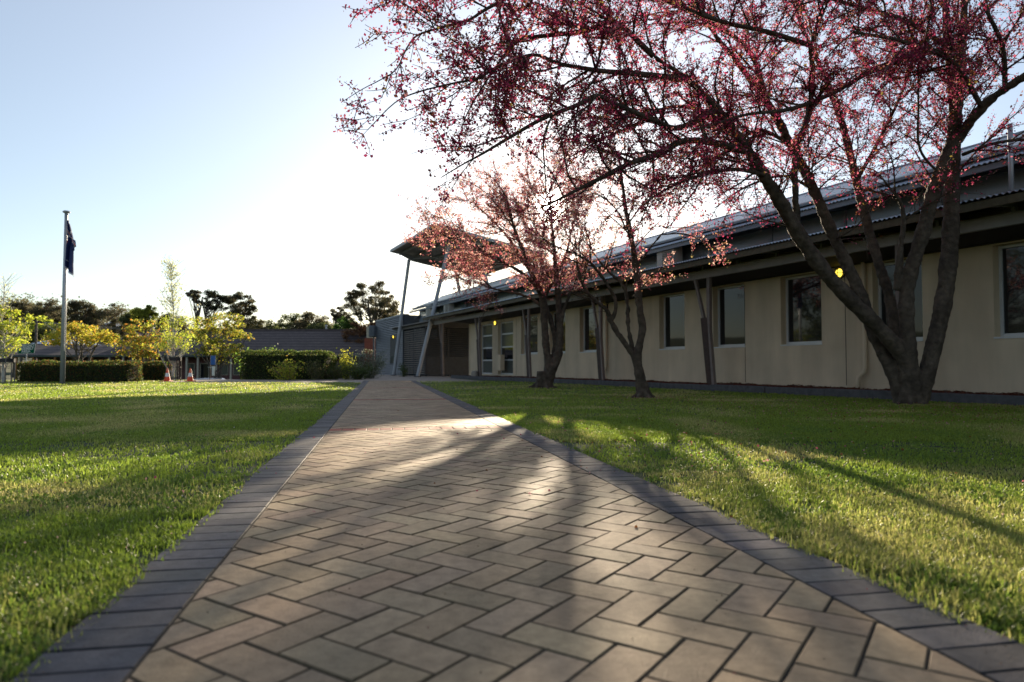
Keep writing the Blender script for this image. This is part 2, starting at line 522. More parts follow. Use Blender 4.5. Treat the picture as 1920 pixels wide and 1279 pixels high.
for i in range(-20, 260):
    for j in range(-260, 40):
        k = (i - j) % 4
        if k == 0: q = [(i, j), (i + 2, j), (i + 2, j + 1), (i, j + 1)]
        elif k == 2: q = [(i, j - 1), (i + 1, j - 1), (i + 1, j + 1), (i, j + 1)]
        else: continue
        # rotate 45 degrees: t = (x - y) , q = (x + y)
        tq = [((x - y) * W * S2, (x + y) * W * S2 + .03) for x, y in q]
        if max(a[1] for a in tq) < QL or min(a[1] for a in tq) > QR or max(a[0] for a in tq) < T0 or min(a[0] for a in tq) > T1: continue
        tq = clip(tq, 0, 1, QR)
        if len(tq) > 2: tq = clip(tq, 0, -1, -QL)
        if len(tq) < 3: continue
        for s0, s1 in spans:
            r = clip(tq, 1, 0, s1)
            if len(r) > 2: r = clip(r, -1, 0, -s0)
            if len(r) > 2: add_paver(r, TAN)
for c in courses:
    n = 14; w = (QR - QL) / n
    for k in range(n):
        q0 = QL + k * w
        add_paver([(c - W, q0), (c + W, q0), (c + W, q0 + w), (c - W, q0 + w)], RED)
for side in (0, 1):
    t = T0
    while t < T1:
        w = .1228
        q0, q1 = (QL - BORD, QL) if side == 0 else (QR, QR + BORD)
        add_paver([(t, q0), (t + w, q0), (t + w, q1), (t, q1)], DARK)
        t += w
path = fast_mesh("path", np.array(pv), pl, ps, pt, MAT["paver"], fcol=np.array(pc))
tag(path, kind="structure")
sb = MB(); sb.poly([P(T0, QL - BORD, -.0046), P(T1, QL - BORD, -.0046), P(T1, QR + BORD, -.0046), P(T0, QR + BORD, -.0046)])
tag(sb.build("path_bedding", MAT["sand"]), kind="structure")

# ------------------------------------------------------------------ lawn: one sheet of blades
D_EDGE = 12.3            # front face of the garden edging
def vnoise(x, y, s, seed):
    r = np.random.default_rng(seed); G = r.random((64, 64))
    u, v = x / s + 1000.37, y / s + 1000.71
    i, j = np.floor(u).astype(int), np.floor(v).astype(int)
    fu, fv = u - i, v - j; fu = fu * fu * (3 - 2 * fu); fv = fv * fv * (3 - 2 * fv)
    g_ = lambda a, b: G[a % 64, b % 64]
    return (g_(i, j) * (1 - fu) + g_(i + 1, j) * fu) * (1 - fv) + (g_(i, j + 1) * (1 - fu) + g_(i + 1, j + 1) * fu) * fv
def in_lawn(X, Y, jit=0):
    q = X * QX + Y * QY; t = X * PX + Y * PY
    Dd = X * MX + Y * MY
    left = (q < QL - BORD + jit) & (Y < 27.2 + .06 * (-(X + 7)) * (X < -7) + .3 * np.sin(X)) & ((X < -5.6) | (Y < 26.0 - .0 * X))
    far_left = (q < QL - BORD) & (X < -14.3) & (Y < 31)
    a_ = X * UX + Y * UY
    right = (q > QR + BORD - jit) & (Dd < D_EDGE - .01) & (a_ < 34.0) & ~((X < 0.2) & (Y > 29.5))
    return left | far_left | right
def lawn_points(n, y0, y1, rng):
    # even in screen space between y0 and y1, widened for a step to the side
    u = rng.random(n); Y = 1.0 / (1.0 / y0 + u * (1.0 / y1 - 1.0 / y0))
    h = .84 * Y + .9
    X = rng.uniform(-1, 1, n) * h
    k = in_lawn(X, Y, rng.uniform(-.02, .05, n))
    return X[k], Y[k]
NB = 1100000
X1, Y1 = lawn_points(int(NB * .62), 1.0, 9.0, RNG)
X2, Y2 = lawn_points(int(NB * .38), 6.0, 32.0, RNG)
gX, gY = np.concatenate([X1, X2]), np.concatenate([Y1, Y2])
q_ = gX * QX + gY * QY
near_edge = np.minimum(np.abs(q_ - (QL - BORD)), np.abs(q_ - (QR + BORD)))
worn = (vnoise(gX, gY, .16, 31) * .6 + vnoise(gX, gY, .5, 32) * .4) < .40 + .16 * np.exp(-near_edge / .12) - .08
k = ~(worn & (RNG.random(len(gX)) < .55 + .35 * np.exp(-near_edge / .15)))
gX, gY = gX[k], gY[k]
n = len(gX)
dist = np.hypot(gX, gY)
big = vnoise(gX, gY, 1.3, 1); mid = vnoise(gX, gY, .35, 2); sm = vnoise(gX, gY, .11, 3)
clump = .5 * mid + .3 * sm + .2 * big
H = (.011 + .032 * clump) * RNG.uniform(.6, 1.35, n) * np.clip(.9 + dist * .014, 1, 1.4)
wd = (.0009 + .00045 * dist) * RNG.uniform(.7, 1.4, n)
# broad leaved weeds (clover, daisies) in patches
weed = (vnoise(gX, gY, .55, 8) * .65 + vnoise(gX, gY, .17, 9) * .35 > .58) & (RNG.random(n) < .5) & (dist < 9)
az = RNG.uniform(0, 2 * math.pi, n)
lean = RNG.uniform(.15, 1.25, n)
dx, dy = np.cos(az), np.sin(az); sx, sy = -dy, dx
wd[weed] *= 2.3; H[weed] *= .75
gz = ground_z(gX, gY) + .004
def pt_(f, side, wscale):
    hh = H * f; off = lean * H * f * f * .8
    return np.stack([gX + dx * off + sx * wd * side * wscale, gY + dy * off + sy * wd * side * wscale, gz + hh * (1 - .25 * lean * f)], -1)
v = np.stack([pt_(0, -1, 1), pt_(0, 1, 1), pt_(.55, -1, .85), pt_(.55, 1, .85), pt_(1, 0, 0)], 1).reshape(-1, 3)
b = np.arange(n) * 5
loops = np.stack([b, b + 1, b + 3, b + 2, b + 2, b + 3, b + 4], 1).ravel()
starts = np.stack([np.arange(n) * 7, np.arange(n) * 7 + 4], 1).ravel()
totals = np.tile([4, 3], n)
tone = RNG.random(n)
dry = np.clip((vnoise(gX, gY, .8, 5) - .5) * 1.6 + RNG.normal(0, .22, n), 0, 1)
base = np.array([.155, .215, .028])[None] * (.65 + .7 * tone[:, None])
straw = np.array([.40, .35, .14])[None] * (.7 + .6 * tone[:, None])
gc = base * (1 - dry[:, None]) + straw * dry[:, None]
gc[weed] = np.array([.12, .185, .03])[None] * (.7 + .6 * tone[weed][:, None])
lawn = fast_mesh("grass", v, loops, starts, totals, MAT["grass"], fcol=np.repeat(gc, 2, axis=0))
tag(lawn, "mown green lawn with dry blades on both sides of the brick path", "grass", kind="stuff")
# dry seed heads and fallen petals on the lawn
X3, Y3 = lawn_points(3000, 1.2, 12.0, RNG)
k = vnoise(X3, Y3, .6, 14) > .52
X3, Y3 = X3[k], Y3[k]
pts3 = np.stack([X3, Y3, RNG.uniform(.02, .055, len(X3))], -1)
vv, ll, ss, tt = leaf_quads(pts3, .004 + .0011 * np.hypot(X3, Y3), RNG, .8)
pal = np.array([[.55, .52, .42], [.42, .36, .22], [.5, .3, .3], [.35, .33, .12]])
fl = fast_mesh("seed_heads", vv, ll, ss, tt, MAT["leaf"], fcol=pal[RNG.integers(0, 4, len(X3))])
tag(fl, "dry pale seed heads and fallen petals scattered through the lawn", "seed heads", kind="stuff")
# crumbs of soil and litter along the path joints
n4 = 700
t4 = 1.2 + 9 * RNG.random(n4) ** 1.6; q4 = RNG.uniform(QL - BORD, QR + BORD, n4)
edge = RNG.random(n4) < .45
q4[edge] = np.where(RNG.random(edge.sum()) < .5, QL - BORD + RNG.exponential(.03, edge.sum()), QR + BORD - RNG.exponential(.03, edge.sum()))
p4 = np.stack([t4 * PX + q4 * QX, t4 * PY + q4 * QY, np.full(n4, .0015)], -1)
vv, ll, ss, tt = leaf_quads(p4, .006, RNG, .7, .8)
vv[:, 2] = np.clip(vv[:, 2], .0006, .004)
lit = fast_mesh("litter", vv, ll, ss, tt, MAT["leaf"], fcol=np.array([[.05, .035, .02], [.10, .06, .03], [.16, .05, .06], [.03, .03, .02]])[RNG.integers(0, 4, n4)])
tag(lit, "fallen petals and crumbs of soil scattered over the pavers", "litter", kind="stuff")
# ------------------------------------------------------------------ the long cream building
DW = 13.8                 # wall plane
A0, A1 = -3.0, 35.5       # near and far end of the rendered wall
AF = 45.7                 # far end of the upper roof
bld = thing("office_building", B(16, DW, 0), "long cream rendered building with grey verandah beam, V shaped posts and pale metal roof", "building")
GL = DW + .25
# openings (a0, a1, z0, z1), read off the facade
def op(x0, x1, z0, z1): return (along(x1, DW), along(x0, GL), z0, z1)
Z_SILL, Z_HEAD = 1.20, 2.95
wins = [op(1880, 1990, Z_SILL, Z_HEAD), op(1652, 1731, Z_SILL, Z_HEAD), op(1478, 1541, Z_SILL, Z_HEAD), op(1350, 1397, Z_SILL, Z_HEAD),
        op(1248, 1284, Z_SILL, Z_HEAD), op(1097, 1118, Z_SILL, Z_HEAD), op(1040, 1060, Z_SILL, Z_HEAD), op(986, 1008, Z_SILL, Z_HEAD)]
strips = [op(942, 962, .22, 2.85), op(907, 923, .22, 2.85)]
holes = wins + strips
def panel_wall(mb, a0, a1, z0, z1, D, holes, deep):
    ab = sorted({a0, a1, *[h[0] for h in holes], *[h[1] for h in holes]})
    zb = sorted({z0, z1, *[h[2] for h in holes], *[h[3] for h in holes]})
    for i in range(len(ab) - 1):
        for j in range(len(zb) - 1):
            ca, cz = (ab[i] + ab[i + 1]) / 2, (zb[j] + zb[j + 1]) / 2
            if any(h[0] < ca < h[1] and h[2] < cz < h[3] for h in holes): continue
            mb.poly([B(ab[i], D, zb[j]), B(ab[i], D, zb[j + 1]), B(ab[i + 1], D, zb[j + 1]), B(ab[i + 1], D, zb[j])])
    for h in holes:
        p = [(h[0], h[2]), (h[1], h[2]), (h[1], h[3]), (h[0], h[3])]
        for q in range(4):
            (xa, za), (xb, zb_) = p[q], p[(q + 1) % 4]
            mb.poly([B(xa, D, za), B(xb, D, zb_), B(xb, D + deep, zb_), B(xa, D + deep, za)])
w = MB()
panel_wall(w, A0, A1, -.05, 3.9, DW, holes, .30)
w.bbox(A0, A1, DW + .30, DW + .42, -.05, 3.9)               # unseen slab added behind the panes to block light
w.bbox(A1 - .002, A1 + .12, DW - .03, DW + 4.4, -.05, 3.9)          # end wall
w.bbox(A0, A1, 20.2, 20.4, -.05, 3.9)
w.bbox(A0 - .15, A0 - .002, DW, 20.4, -.05, 3.9)
w.build("wall", MAT["cream"], bld)
# thin control joints in the render
for x in (1397, 1586, 968):
    j = MB(); a = along(x, DW); j.bbox(a - .008, a + .008, DW - .003, DW + .01, .2, 2.9); j.build("control_joint", MAT["soffit"], bld)
for h in wins:
    a0, a1, z0, z1 = h
    fr = MB(); t = .055
    fr.bbox(a0, a0 + t, DW + .18, DW + .255, z0, z1); fr.bbox(a1 - t, a1, DW + .18, DW + .255, z0, z1)
    fr.bbox(a0 + t, a1 - t, DW + .18, DW + .255, z0, z0 + t * 1.2); fr.bbox(a0 + t, a1 - t, DW + .18, DW + .255, z1 - t, z1)
    fo = fr.build("window", MAT["alum"], bld, bevel=.004)
    gl = MB(); gl.bbox(a0 + t * .7, a1 - t * .7, DW + .22, DW + .235, z0 + t * .7, z1 - t * .7)
    gl.build("pane", MAT["glass"], fo)
    si = MB(); si.bbox(a0 - .01, a1 + .01, DW - .018, DW + .19, z0 - .035, z0 - .002)
    si.build("sill", MAT["alum"], fo)
for h in strips:
    a0, a1, z0, z1 = h
    fr = MB(); t = .05; lv = [z0, z0 + .72, z0 + 1.37, z0 + 2.02, z1]
    fr.bbox(a0, a0 + t, DW + .16, DW + .25, z0, z1); fr.bbox(a1 - t, a1, DW + .16, DW + .25, z0, z1)
    for q, z in enumerate(lv):
        zz = min(max(z, z0 + .03), z1 - .03); fr.bbox(a0 + t, a1 - t, DW + .16, DW + .25, zz - .035, zz + .035)
    fo = fr.build("narrow_window", MAT["alum"], bld, bevel=.004)
    for q in range(4):
        gl = MB(); gl.bbox(a0 + t * .7, a1 - t * .7, DW + .20, DW + .22, lv[q] + .02, lv[q + 1] - .02)
        gl.build("pane", MAT["glass"] if q == 1 else MAT["blind"], fo)

# verandah: roof sheet, fascia, rafters, beam, V posts
VA0, VA1 = -3.0, 38.9
DE, DB = 12.1, 12.8       # roof edge, beam
def corrugated(mb, a0, a1, D0, z0, D1, z1, pitch, amp, t=.012):
    n = int((a1 - a0) / pitch * 6)
    aa = np.linspace(a0, a1, n)
    zz = amp * np.cos(aa / pitch * 2 * math.pi)
    P_ = np.zeros((n, 4, 3))
    for k_, (D, z, dz) in enumerate(((D0, z0, -t), (D0, z0, 0), (D1, z1, 0), (D1, z1, -t))):
        P_[:, k_, 0] = aa * UX + D * MX; P_[:, k_, 1] = aa * UY + D * MY; P_[:, k_, 2] = z + zz + dz
    mb.grid(P_)
VR0, VR1 = 3.50, 3.72
vr = MB(); corrugated(vr, VA0, VA1, DE - .06, VR0, DW + .2, VR1, .10, .016)
vr.build("verandah_roof", MAT["zinc"], bld)
f = MB(); f.bbox(VA0, VA1, DE, DE + .05, 3.325, 3.465); f.build("fascia", MAT["timber"], bld)
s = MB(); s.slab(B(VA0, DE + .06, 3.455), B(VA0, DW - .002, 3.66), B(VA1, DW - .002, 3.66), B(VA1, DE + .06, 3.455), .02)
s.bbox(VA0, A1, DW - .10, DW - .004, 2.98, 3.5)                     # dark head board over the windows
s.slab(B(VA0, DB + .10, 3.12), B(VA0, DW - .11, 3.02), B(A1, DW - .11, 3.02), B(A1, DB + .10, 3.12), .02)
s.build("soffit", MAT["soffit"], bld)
b = MB(); b.bbox(VA0, VA1, DB - .05, DB + .05, 3.09, 3.285); b.bbox(VA0, VA1, DB - .07, DB + .07, 3.287, 3.305)
b.build("beam", MAT["grey"], bld)
a = VA0 + .7
while a < VA1:
    r = MB()
    r.slab(B(a - .035, DE + .052, 3.45), B(a - .035, DW - .12, 3.635), B(a + .035, DW - .12, 3.635), B(a + .035, DE + .052, 3.45), .12)
    r.bbox(a - .03, a + .03, DB - .045, DB + .045, 3.306, 3.45)
    r.build("rafter", MAT["grey"], bld)
    a += 1.33
POSTS = [37.25, 31.6, 26.0, 20.3, 14.72, 9.1, 3.4, -2.2]
for a in POSTS:
    p = MB()
    p.bar(B(a - .10, DB, .08), B(a + .06, DB, 1.62), .12, .10, up=(MX, MY, 0))
    p.bar(B(a + .06, DB, 1.60), B(a + .05, DB, 3.089), .12, .10, up=(MX, MY, 0))
    po = p.build("post", MAT["post"], bld, bevel=.006)
    p = MB(); p.bar(B(a + .27, DB, 1.95), B(a + .62, DB, 3.088), .085, .08, up=(MX, MY, 0))
    p.build("brace", MAT["post"], po, bevel=.005)
    p = MB()
    p.hexa([B(a - .07, DB - .055, .08), B(a - .07, DB + .03, .08), B(a + .12, DB + .03, .08), B(a + .12, DB - .055, .08),
            B(a + .10, DB - .055, 1.98), B(a + .10, DB + .03, 1.98), B(a + .36, DB + .03, 1.98), B(a + .36, DB - .055, 1.98)])
    p.build("fin_plate", MAT["rust"], po)
    for o_ in (.045, .60):
        p = MB(); p.bbox(a + o_, a + o_ + .07, DB - .062, DB - .051, 3.10, 3.19); p.build("bracket", MAT["grey"], po)

# clerestory band
DC = 14.0
mul = []
a = A0 + .6
while a < AF - 2:
    w_ = 2.3
    dark = 31.5 < a < 36.5
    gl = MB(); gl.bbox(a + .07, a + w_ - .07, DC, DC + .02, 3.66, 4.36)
    wo = gl.build("clerestory_pane", MAT["darkpanel"] if dark else MAT["painted_sky"], bld)
    m = MB(); m.bbox(a - .068, a + .068, DC - .03, DC + .03, 3.66, 4.36); m.build("mullion", MAT["fascia"], bld)
    a += w_
cb = MB(); cb.bbox(A0, AF, DC + .03, DC + .15, 3.5, 4.5); cb.bbox(A0, AF, DC - .035, DC - .004, 4.36, 4.5)
cb.build("clerestory_wall", MAT["bluewall"], bld)
# upper eave
up = MB(); corrugated(up, A0, AF, 13.18, 4.405, 13.5, 4.545, .10, .014); up.build("eave_sheet", MAT["zinc"], bld)
up = MB(); up.bbox(A0, AF, 13.24, 13.29, 4.27, 4.38); up.build("fascia", MAT["fascia"], bld)
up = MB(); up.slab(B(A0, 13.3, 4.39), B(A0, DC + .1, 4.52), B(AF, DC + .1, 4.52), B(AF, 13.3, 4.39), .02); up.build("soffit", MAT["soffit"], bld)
a = A0 + .5
while a < AF:
    r = MB(); r.slab(B(a - .04, 13.291, 4.368), B(a - .04, 13.95, 4.478), B(a + .04, 13.95, 4.478), B(a + .04, 13.291, 4.368), .11)
    r.build("eave_bracket", MAT["fascia"], bld); a += 2.3
gt = MB(); gt.bbox(A0, AF, 13.42, 13.53, 4.565, 4.625); gt.build("gutter", MAT["fascia"], bld)
DR, ZR = 15.55, 5.46
rf = MB()
rf.slab(B(A0, 13.54, 4.62), B(A0, DR, ZR), B(AF, DR, ZR), B(AF, 13.54, 4.62), .08)
rf.slab(B(A0, DR + .002, ZR), B(A0, 20.6, 4.2), B(AF, 20.6, 4.2), B(AF, DR + .002, ZR), .08)
for k_ in range(1, 8):            # lapped courses of the sheeting
    D = 13.54 + (DR - 13.54) * k_ / 7.6; z = 4.62 + (ZR - 4.62) * k_ / 7.6
    rf.slab(B(A0, D - .035, z + .03), B(A0, D + .035, z + .066), B(AF, D + .035, z + .066), B(AF, D - .035, z + .03), .045)
rf.build("roof", MAT["roofm"], bld)
rc = MB(); rc.tube([B(A0, DR, ZR + .02), B(AF, DR, ZR + .02)], .07, 8); rc.build("ridge_cap", MAT["fascia"], bld)
for a in (A0 - .01, AF - .10):
    ge = MB(); ge.hexa([B(a, 13.6, 3.9), B(a, 20.4, 3.9), B(a + .1, 20.4, 3.9), B(a + .1, 13.6, 3.9), B(a, 15.3, 5.33), B(a, 15.8, 5.33), B(a + .1, 15.8, 5.33), B(a + .1, 15.3, 5.33)]); ge.build("gable", MAT["bluewall"], bld)
# two flues on the roof
for x, y, D in ((1917, 330, 13.36),):
    a = along(x, D)
    fl_ = MB(); fl_.tube([B(a, D - .2, 3.55), B(a, D - .2, 4.98)], .042, 12); fl_.build("vent_pipe", MAT["silver"], bld, smooth=True)
# downpipes
for x in (1621, 1136):
    a = along(x, DW - .08)
    d = MB(); d.tube([B(a, DW - .08, 3.2), B(a, DW - .08, .62), B(a + .01, DW - .09, .52), B(a + .14, DW - .12, .40), B(a + .16, DW - .12, .30), B(a + .16, DW - .12, .05)], .05, 12)
    d.build("downpipe", MAT["cream"], bld, smooth=True)
# round caged wall lamps
def wall_lamp(a, D, z, par):
    c = MB()
    n_ = Vector((-MX, -MY, 0))
    def disc(mb, r, d0, d1, k=20):
        v = []
        for d in (d0, d1):
            for q in range(k):
                an = 2 * math.pi * q / k
                p_ = Vector(B(a + r * math.cos(an), D, z + r * math.sin(an))) + n_ * d
                v.append(p_)
        f_ = [tuple(range(k)), tuple(range(k, 2 * k))[::-1]] + [(q, (q + 1) % k, k + (q + 1) % k, k + q) for q in range(k)]
        mb.add(v, f_)
    disc(c, .135, .0, .05)
    for an in (0, math.pi / 2):
        pts = []
        for q in range(9):
            th = -math.pi / 2 + math.pi * q / 8
            pts.append(Vector(B(a + .125 * math.sin(th) * math.cos(an), D, z + .125 * math.sin(th) * math.sin(an))) + n_ * (.05 + .075 * math.cos(th)))
        c.tube(pts, .008, 6)
    ring = [Vector(B(a + .115 * math.cos(2 * math.pi * q / 20), D, z + .115 * math.sin(2 * math.pi * q / 20))) + n_ * .075 for q in range(21)]
    c.tube(ring, .008, 6)
    o = c.build("wall_lamp", MAT["black"], par)
    l = MB()
    k = 16; v = []; f_ = []
    for i in range(6):
        th = math.pi / 2 * i / 5
        for q in range(k):
            an = 2 * math.pi * q / k
            v.append(Vector(B(a + .105 * math.cos(th) * math.cos(an), D, z + .105 * math.cos(th) * math.sin(an))) + n_ * (.05 + .06 * math.sin(th)))
    for i in range(5):
        for q in range(k): f_.append((i * k + q, i * k + (q + 1) % k, (i + 1) * k + (q + 1) % k, (i + 1) * k + q))
    l.add(v, f_); l.build("lamp_lens", MAT["lampglow"], o, smooth=True)
for x, y in ((930, 606), (1137, 575), (1579, 512)):
    d = ray(x, y); s_ = (DW) / (d[0] * MX + d[1] * MY)
    wall_lamp(along(x, DW), DW - .001, min(2.85, EYE + s_ * d[2]), bld)
# cream electrical box on the wall beside the narrow window
a = along(935, DW - .2)
eb = MB(); eb.bbox(a - .28, a + .28, DW - .24, DW - .003, .42, 1.20); eb.build("meter_box", MAT["cream"], bld, bevel=.015)

# mulch bed, edging
mp = MB()
aa = np.linspace(A0, 34.6, 240); dd = np.linspace(D_EDGE + .13, DW + .02, 9)
P_ = np.zeros((len(aa), len(dd), 3))
for i_, D in enumerate(dd):
    P_[:, i_, 0] = aa * UX + D * MX; P_[:, i_, 1] = aa * UY + D * MY
    P_[:, i_, 2] = .125 + .05 * (vnoise(aa, np.full(len(aa), D), .5, 21) - .4) + .05 * (vnoise(aa, np.full(len(aa), D), .2, 22) - .5)
mp.grid(P_); mulch = mp.build("mulch", MAT["mulch"], smooth=True); tag(mulch, "red brown bark mulch in the bed along the cream wall", "mulch", kind="stuff")
rng_ = np.random.default_rng(3)
n_ = 12000
am, dm = rng_.uniform(A0, 30, n_), rng_.uniform(D_EDGE + .14, DW - .02, n_)
cp = np.stack([am * UX + dm * MX, am * UY + dm * MY, .125 + .05 * (vnoise(am, dm, .5, 21) - .4) + .05 * (vnoise(am, dm, .2, 22) - .5) + rng_.uniform(0, .02, n_)], -1)
vv, ll, ss, tt = leaf_quads(cp, .06, rng_, .4, .5)
ch = fast_mesh("mulch_chips", vv, ll, ss, tt, MAT["darkleaf"], fcol=np.array([[.11, .032, .02], [.07, .022, .014], [.14, .05, .03]])[rng_.integers(0, 3, n_)])
tag(ch, "loose chips of red bark along the foot of the cream wall", "bark chips", kind="stuff")
ed = MB()
a = A0; k_ = 0
while a < 34.4:
    L_ = 1.6 + .9 * random.random()
    h_ = .14 + .02 * random.random(); o_ = random.uniform(-.012, .012)
    ed.bbox(a + .008, min(a + L_, 34.5) - .008, D_EDGE + o_, D_EDGE + .13 + o_, -.03, h_)
    a += L_
edo = ed.build("garden_edging", MAT["edging"], bevel=.012)
tag(edo, "low dark grey stone edging between the lawn and the mulch bed", "edging")

# ------------------------------------------------------------------ far wing with corrugated wall, slatted screens
DN = 13.0
wing = thing("corrugated_wing", B(50, DN, 0), "dark grey corrugated iron wing with slatted screens at the far end of the long building", "building")
wm = MB()
zz = np.arange(0, 4.22, .0215); aa = np.array([46.3, 54.2])
P_ = np.zeros((2, len(zz), 3))
off = -.035 * np.abs(np.cos(zz / .258 * 2 * math.pi))
for i_, a in enumerate(aa):
    P_[i_, :, 0] = a * UX + (DN + off) * MX; P_[i_, :, 1] = a * UY + (DN + off) * MY; P_[i_, :, 2] = zz - .02
wm.grid(P_); wm.bbox(46.3, 54.2, DN + .03, 20.0, -.05, 4.2)
wm.build("wall", MAT["zincdark"], wing)
cap = MB(); cap.bbox(46.2, 54.32, DN - .05, DN + .4, 4.205, 4.27); cap.build("capping", MAT["zinc"], wing)
cap = MB(); cap.bbox(54.2, 54.3, DN - .03, DN + .07, -.05, 4.2); cap.build("corner_trim", MAT["bluewall"], wing)
a0_, a1_ = along(743, DN), along(733, DN)
nw = MB(); nw.bbox(a0_ - .08, a1_ + .08, DN - .05, DN - .02, .75, 2.9); wo = nw.build("narrow_window", MAT["bluewall"], wing)
nw = MB(); nw.bbox(a0_, a1_, DN - .055, DN - .045, .83, 2.82); nw.build("pane", MAT["blind"], wo)
wall_lamp(along(738.5, DN - .07), DN - .056, 2.75, wing)
# slatted screen in line with the wing wall
for (a0_, a1_, name) in ((41.4, 43.75, "slat_screen"), (43.85, 46.2, "slat_screen")):
    sl = MB()
    for q in range(21):
        z = .12 + q * .142
        sl.bbox(a0_ + .05, a1_ - .05, DN + .02, DN + .05, z, z + .075)
    so = sl.build(name, MAT["lattice"], wing)
    sp_ = MB()
    for a in (a0_, (a0_ + a1_) / 2, a1_): sp_.bbox(a - .035, a + .035, DN + .052, DN + .12, -.02, 3.15)
    sp_.build("screen_frame", MAT["darkpanel"], so)
# gate across the recess
gate = MB()
for q in range(14):
    z = 1.30 + q * .125; gate.bbox(41.30, 41.33, DN + .15, 16.6, z, z + .07)
gate.bbox(41.335, 41.36, DN + .15, 16.6, .05, 1.25)
go = gate.build("slat_gate", MAT["lattice2"], wing)
gf = MB()
for D in (DN + .12, 14.6, 16.0): gf.bbox(41.365, 41.43, D - .035, D + .035, -.02, 3.05)
gf.build("gate_frame", MAT["darkpanel"], go)
bk = MB(); bk.bbox(41.7, 46.25, 16.2, 16.4, -.05, 3.7); bk.bbox(41.25, 41.42, DN + .1, 16.8, 3.06, 3.62); bk.bbox(41.5, 54, DN + .9, DN + 1.0, 2.4, 3.4)
bk.build("recess_wall", MAT["darkpanel"], wing)
aw = MB(); aw.slab(B(39.2, 12.75, 3.42), B(39.2, 14.1, 3.58), B(49.2, 14.1, 3.58), B(49.2, 12.75, 3.42), .07); aw.build("awning", MAT["lattice"], wing)
am_ = MB(); am_.bbox(39.2, 46.2, DN - .02, DN + .08, 3.16, 3.33); am_.build("awning_beam", MAT["lattice"], wing)

# ------------------------------------------------------------------ entrance canopy on raking columns
can = thing("entrance_canopy", B(42, 14, 0), "tall tilted grey canopy on raking steel columns at the end of the path", "canopy")
CA0, CA1, CD0, CD1 = 37.3, 47.2, 12.35, 19.6
ZC = lambda D: 8.83 - .176 * (D - CD0)
c = MB(); corrugated(c, CA0, CA1, CD0, ZC(CD0), CD1, ZC(CD1), .10, .014, .03); c.build("roof", MAT["zincdark"], can)
c = MB()
c.slab(B(CA0, CD0 + .01, ZC(CD0) - .05), B(CA0, CD1, ZC(CD1) - .05), B(CA1, CD1, ZC(CD1) - .05), B(CA1, CD0 + .01, ZC(CD0) - .05), .03)
c.build("lining", MAT["lining"], can)
c = MB(); c.bbox(CA0 - .05, CA1 + .05, CD0 - .08, CD0 - .004, ZC(CD0) - .16, ZC(CD0) + .03)
for a in (CA0 - .05, CA1 + .005):
    c.slab(B(a, CD0, ZC(CD0) + .03), B(a, CD1, ZC(CD1) + .03), B(a + .045, CD1, ZC(CD1) + .03), B(a + .045, CD0, ZC(CD0) + .03), .18)
c.build("fascia", MAT["column"], can)
for D in np.linspace(CD0 + .6, CD1 - .4, 7):
    c = MB(); c.bbox(CA0, CA1, D - .04, D + .04, ZC(D) - .24, ZC(D) - .085); c.build("purlin", MAT["lining"], can)
frames = (38.9, 46.0)
for a in frames:
    c = MB()
    def tapered(D0, D1, h0, h1):
        c.hexa([B(a - .06, D0, ZC(D0) - .25 - h0), B(a + .06, D0, ZC(D0) - .25 - h0), B(a + .06, D1, ZC(D1) - .25 - h1), B(a - .06, D1, ZC(D1) - .25 - h1),
                B(a - .06, D0, ZC(D0) - .25), B(a + .06, D0, ZC(D0) - .25), B(a + .06, D1, ZC(D1) - .25), B(a - .06, D1, ZC(D1) - .25)])
    tapered(CD0 + .05, CD0 + 1.2, .08, .42); tapered(CD0 + 1.202, CD1 - 1.3, .42, .42); tapered(CD1 - 1.298, CD1 - .05, .42, .08)
    c.build("canopy_beam", MAT["lining"], can)
def column(a, Db, Dt, a2=None):
    c = MB(); zt = ZC(Dt) - .62
    c.tube([B(a, Db, -.03), B(a2 or a, Dt, zt)], .115, 16)
    o = c.build("column", MAT["column"], can, smooth=False)
    c = MB(); c.tube([B(a, Db, -.02), B(a, Db, .045)], .2, 16); c.build("base_plate", MAT["edging"], o)
column(38.9, 11.8, 13.75); column(38.9, 17.6, 15.8)
column(46.0, 12.25, 13.3); column(46.0, 18.3, 16.75)
c = MB(); c.bar(B(38.9, 12.55, 3.18), B(38.9, 12.9, 3.18), .12, .16); c.build("bracket", MAT["column"], can)
for a in (39.0, 45.9):
    c = MB(); c.bar(B(a, 13.6, ZC(13.6) - .5), B((frames[0] + frames[1]) / 2 + (a - 42.4) * .1, 15.6, ZC(15.6) - .3), .09, .09); c.build("strut", MAT["lining"], can)

# concrete bollard-like footing, white hook
# air conditioning units standing on the verandah roof
def aircon(a, D, z, label, w=.85, h=.75):
    t = thing("air_conditioner", B(a, D, z), label, "air conditioner", "air conditioners on the verandah roof")
    m = MB(); m.bbox(a - w / 2, a + w / 2, D - .18, D + .18, z + .07, z + h); m.build("casing", MAT["cream2"], t, bevel=.02)
    m = MB()
    for q in range(10): m.bbox(a - w / 2 + .05, a + w / 2 - .3, D - .2, D - .183, z + .13 + q * (h - .2) / 10, z + .155 + q * (h - .2) / 10)
    m.build("grille", MAT["lattice"], t)
    for s_ in (-1, 1):
        m = MB(); m.bbox(a + s_ * w * .32 - .05, a + s_ * w * .32 + .05, D - .2, D + .2, z - .03, z + .069); m.build("foot", MAT["black"], t)
aircon(along(1247, 13.3), 13.5, 3.68, "small louvred air conditioner among the pink blossom above the verandah roof")
aircon(along(837, 13.3), 13.45, 3.6, "pale air conditioner above the verandah beam, just right of the tall slanting column")
aircon(along(803, 13.3), 13.45, 3.58, "far air conditioner half hidden behind the tall slanting column", .9, .95)
cb_ = MB(); x_ = at(890, 700, 34.0)
